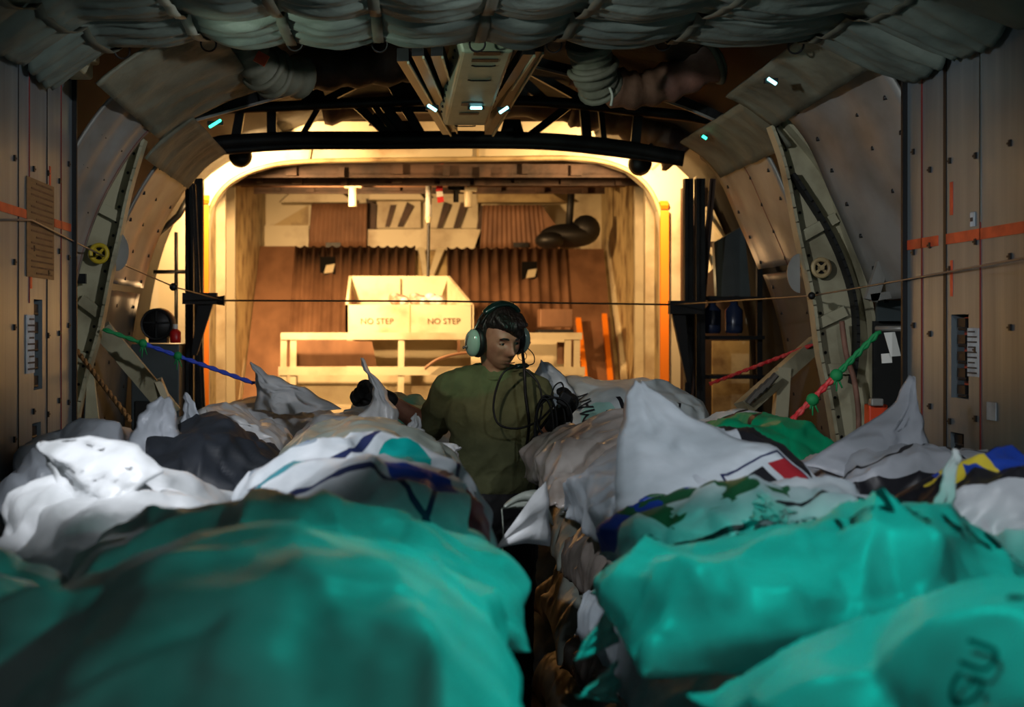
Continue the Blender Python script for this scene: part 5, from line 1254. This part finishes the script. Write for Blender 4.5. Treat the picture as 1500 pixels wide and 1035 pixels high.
# ---- headset
hs = thing('headset', H(0,0,.1), 'pale green aviation headset with boom microphone on the man', 'headset')
for s_ in (-1, 1):
    ax = HR @ Vector((s_, 0, 0)); c = H(s_*.086, .008, -.012)
    b = Vox(); b.ball(c+ax*.024, (.028,.042,.054), 28, 18, R=HR); b.fuse('ear_cup', PCUP, hs, .004, 2)
    mb = MB(); mb.tube([c+ax*.002+HR @ Vector((0, math.cos(a)*.032, math.sin(a)*.042)) for a in np.linspace(0,2*PI,28,endpoint=False)], .0165, 10, closed=True); mb.build('ear_cushion', M['black'], hs, smooth=True)
    mb = MB(); mb.tube([c+ax*.053+HR @ Vector((0,.0,-.012)), c+ax*.050+HR @ Vector((0,.0,.022)), H(s_*.108,.006,.045), H(s_*.094,.004,.078)], .0035, 8); mb.ball(c+ax*.054+HR @ Vector((0,-.004,-.012)), .008, 10, 8); mb.ball(c+ax*.054+HR @ Vector((0,.012,-.02)), .006, 10, 8); mb.build('yoke', M['steelwire'], hs, smooth=True)
arc = [H(math.sin(a)*.101, .004, .018+math.cos(a)*.116) for a in np.linspace(-1.15, 1.15, 28)]
mb = MB()
for dy in (-.014, .014): mb.tube([p+HR @ Vector((0,dy,0)) for p in arc], .0035, 8)
mb.build('headband', M['black'], hs, smooth=True)
rows = []
pa = [H(math.sin(a)*.104, .0, .020+math.cos(a)*.119) for a in np.linspace(-.72, .72, 24)]
b = Vox()
for i, p in enumerate(pa):
    e = 1-.35*abs(i-11.5)/11.5
    b.ball(p, (.014,.026*e,.012), 14, 10, R=HR)
b.tube(pa, .010, 10); b.fuse('head_pad', PPAD, hs, .004, 3)
mb = MB(); e = smooth_path([H(.112,-.01,-.03), H(.13,-.05,-.055), H(.10,-.105,-.072), H(.055,-.125,-.074)], 8); mb.tube(e, .0022, 6); mb.build('mic_boom', M['black'], hs, smooth=True)
mb = MB(); mb.tube([H(.062,-.124,-.075), H(.05,-.127,-.073), H(.012,-.122,-.076), H(.004,-.120,-.077)], [.006,.0105,.0105,.006], 12); mb.build('microphone', PPAD, hs, smooth=True)
mb = MB(); mb.ring(P(765,521,4.87), (.2,-1,.1), .017, .0014, 24, 5); mb.build('boom_wire', M['black'], hs, smooth=True)
def cord(pts, r=.0045): 
    mb = MB(); mb.tube(smooth_path([P(*p) for p in pts], 8), r, 7); return mb.build('cord', M['black'], hs, smooth=True)
cord([(765,512,4.93),(768,540,4.85),(770,580,4.84),(775,620,4.84),(772,655,4.86),(782,640,4.83),(812,600,4.78)], .006)
cord([(757,535,4.86),(738,545,4.83),(727,570,4.83),(723,600,4.83),(732,622,4.82),(760,627,4.81),(790,615,4.80),(812,592,4.79)], .0042)
cord([(768,540,4.85),(788,560,4.83),(794,590,4.82),(790,620,4.81)], .004)
for k, (cx_, cy_, a_, b_) in enumerate(((806,618,22,38),(800,625,16,46),(812,612,26,30),(797,635,14,52))):
    cord([(cx_+a_*math.cos(t)+.0, cy_+b_*math.sin(t), 4.77-.012*k) for t in np.linspace(0, 2*PI, 14)], .0042)
cord([(795,660,4.78),(790,690,4.80),(786,720,4.84),(784,760,4.86)], .0042)
cord([(806,585,4.79),(812,566,4.79),(822,560,4.79),(826,572,4.79),(822,590,4.79)], .003)
mb = MB(); mb.box(P(827,585,4.76), (.045,.025,.05), Matrix.Rotation(.5,3,'Y')); mb.build('push_to_talk_box', M['black'], hs, bevel=.006)
# ================================================================ LIGHT AND CAMERA
def area(name, loc, rot, size, energy, col, sy=None, spread=None):
    l = bpy.data.lights.new(name, 'AREA'); l.energy = energy; l.color = col; l.size = size
    if sy: l.shape = 'RECTANGLE'; l.size_y = sy
    if spread: l.spread = spread
    o = bpy.data.objects.new(name, l); C.objects.link(o); o.location = loc; o.rotation_euler = rot; return o
def point(name, loc, energy, col, r=.05):
    l = bpy.data.lights.new(name, 'POINT'); l.energy = energy; l.color = col; l.shadow_soft_size = r
    o = bpy.data.objects.new(name, l); C.objects.link(o); o.location = loc; return o
def spot(name, loc, to, energy, col, angle, blend=.5, r=.05):
    l = bpy.data.lights.new(name, 'SPOT'); l.energy = energy; l.color = col; l.spot_size = angle; l.spot_blend = blend; l.shadow_soft_size = r
    o = bpy.data.objects.new(name, l); C.objects.link(o); o.location = loc
    o.rotation_euler = (Vector(to)-Vector(loc)).to_track_quat('-Z', 'Y').to_euler(); return o
TEAL = (.0, 1., .78); WARM = (1., .60, .27); NEUT = (.92, .95, 1.)
# green cargo lamp in the roof over the aisle
spot('cargo_and_fill_green', (.16, 2.10, 2.48), (.30, 2.0, 1.3), 36, TEAL, 1.45, .6, .03)
spot('cargo_and_fill_green', (.30, 2.9, 2.4), (.0, 5.0, 1.5), 26, (.0,1.,.58), .15, .3, .01)  # unseen narrow spot added for the green on the man's shoulder
spot('cargo_and_fill_green', (1.35, 1.3, 2.0), (-.5, 1.8, 1.3), 30, TEAL, .62, .6, .03)  # unseen spot added at the sidewall to rake the near-left sack
# unseen white spots: one for the white left sacks, the rest added fill
spot('white_lamp_and_fill', (-1.1, 2.4, 2.45), (-.75, 3.4, 1.2), 110, NEUT, 1.0, .6, .03)
spot('white_lamp_and_fill', (.9, 2.2, 2.5), (1.05, 3.5, 1.3), 44, NEUT, 1.35, .8, .03)  # added fill for the sacks on the right
spot('white_lamp_and_fill', (1.0, 2.3, 2.4), (-1.5, 5.4, 2.0), 170, NEUT, .75, .8, .05)  # added cross light for the left rib and liner
spot('white_lamp_and_fill', (-1.0, 2.3, 2.4), (1.6, 5.3, 2.0), 170, NEUT, .75, .8, .05)  # added cross light for the right rib and liner
spot('white_lamp_and_fill', (-.6, 3.0, 2.4), (.08, 5.0, 1.50), 62, (1.,.86,.72), .30, .7, .03)  # added to brighten the man from the front
spot('white_lamp_and_fill', (-.1, 1.6, 2.5), (.55, 3.5, 1.25), 55, NEUT, .42, .7, .03)  # added to whiten the tall flag sack
spot('beam_fill', (-1.42, 3.5, 2.25), (.1, 5.4, 2.6), 60, (.85,1.,.86), .62, .7, .04)  # unseen spot added to brighten the overhead beam
# warm flood lamps of the ramp
spot('flood_light_left', (wX(352,7.4), 7.45, wZ(228,7.35)), (-.3, 12, 1.6), 160, WARM, 2.7, .6, .05)
spot('flood_light_right', (wX(938,7.4), 7.45, wZ(240,7.35)), (.6, 10.5, 1.2), 100, WARM, 2.7, .6, .05)
spot('ramp_fill_left', (-1.0, 8.75, 2.4), (-.1, 10.6, 1.5), 360, WARM, 2.0, .8, .06)  # unseen fill added to brighten the ramp
point('sidewall_lamp_left', (-1.55, 7.5, 1.7), 4, WARM, .05); point('sidewall_lamp_right', (1.5, 7.6, 1.9), 1.5, WARM, .05)
# unseen warm spots raking the silver panels
spot('panel_spot_warm', (.0, 2.2, 2.3), (-1.5, 4.6, 1.7), 2.2, (1.,.84,.68), 1.1, .8, .1)
spot('panel_spot_warm', (.0, 2.2, 2.3), (1.6, 4.4, 1.7), 3, (1.,.84,.68), 1.1, .8, .1)
w = bpy.data.worlds.new('World'); bpy.context.scene.world = w; w.use_nodes = True
w.node_tree.nodes['Background'].inputs[0].default_value = (.70,.85,.82,1); w.node_tree.nodes['Background'].inputs[1].default_value = .07
sc = bpy.context.scene
cam = bpy.data.cameras.new('Camera'); co = bpy.data.objects.new('Camera', cam); C.objects.link(co)
co.location = (CX, 0, CZ); co.rotation_euler = (PI/2, 0, 0)
cam.sensor_width = 36; cam.lens = 36*F/1500; cam.shift_x = (750-VX)/1500; cam.shift_y = (VY-517.5)/1500
cam.clip_start = .05; cam.dof.use_dof = True; cam.dof.focus_distance = 5.0; cam.dof.aperture_fstop = 2.8
sc.camera = co
sc.view_settings.view_transform = 'Standard'; sc.view_settings.look = 'None'; sc.view_settings.gamma = 1; sc.view_settings.exposure = 0; sc.view_settings.use_curve_mapping = False
sc.cycles.use_denoising = True; sc.cycles.max_bounces = 6; sc.cycles.diffuse_bounces = 3; sc.cycles.glossy_bounces = 3; sc.cycles.transmission_bounces = 4
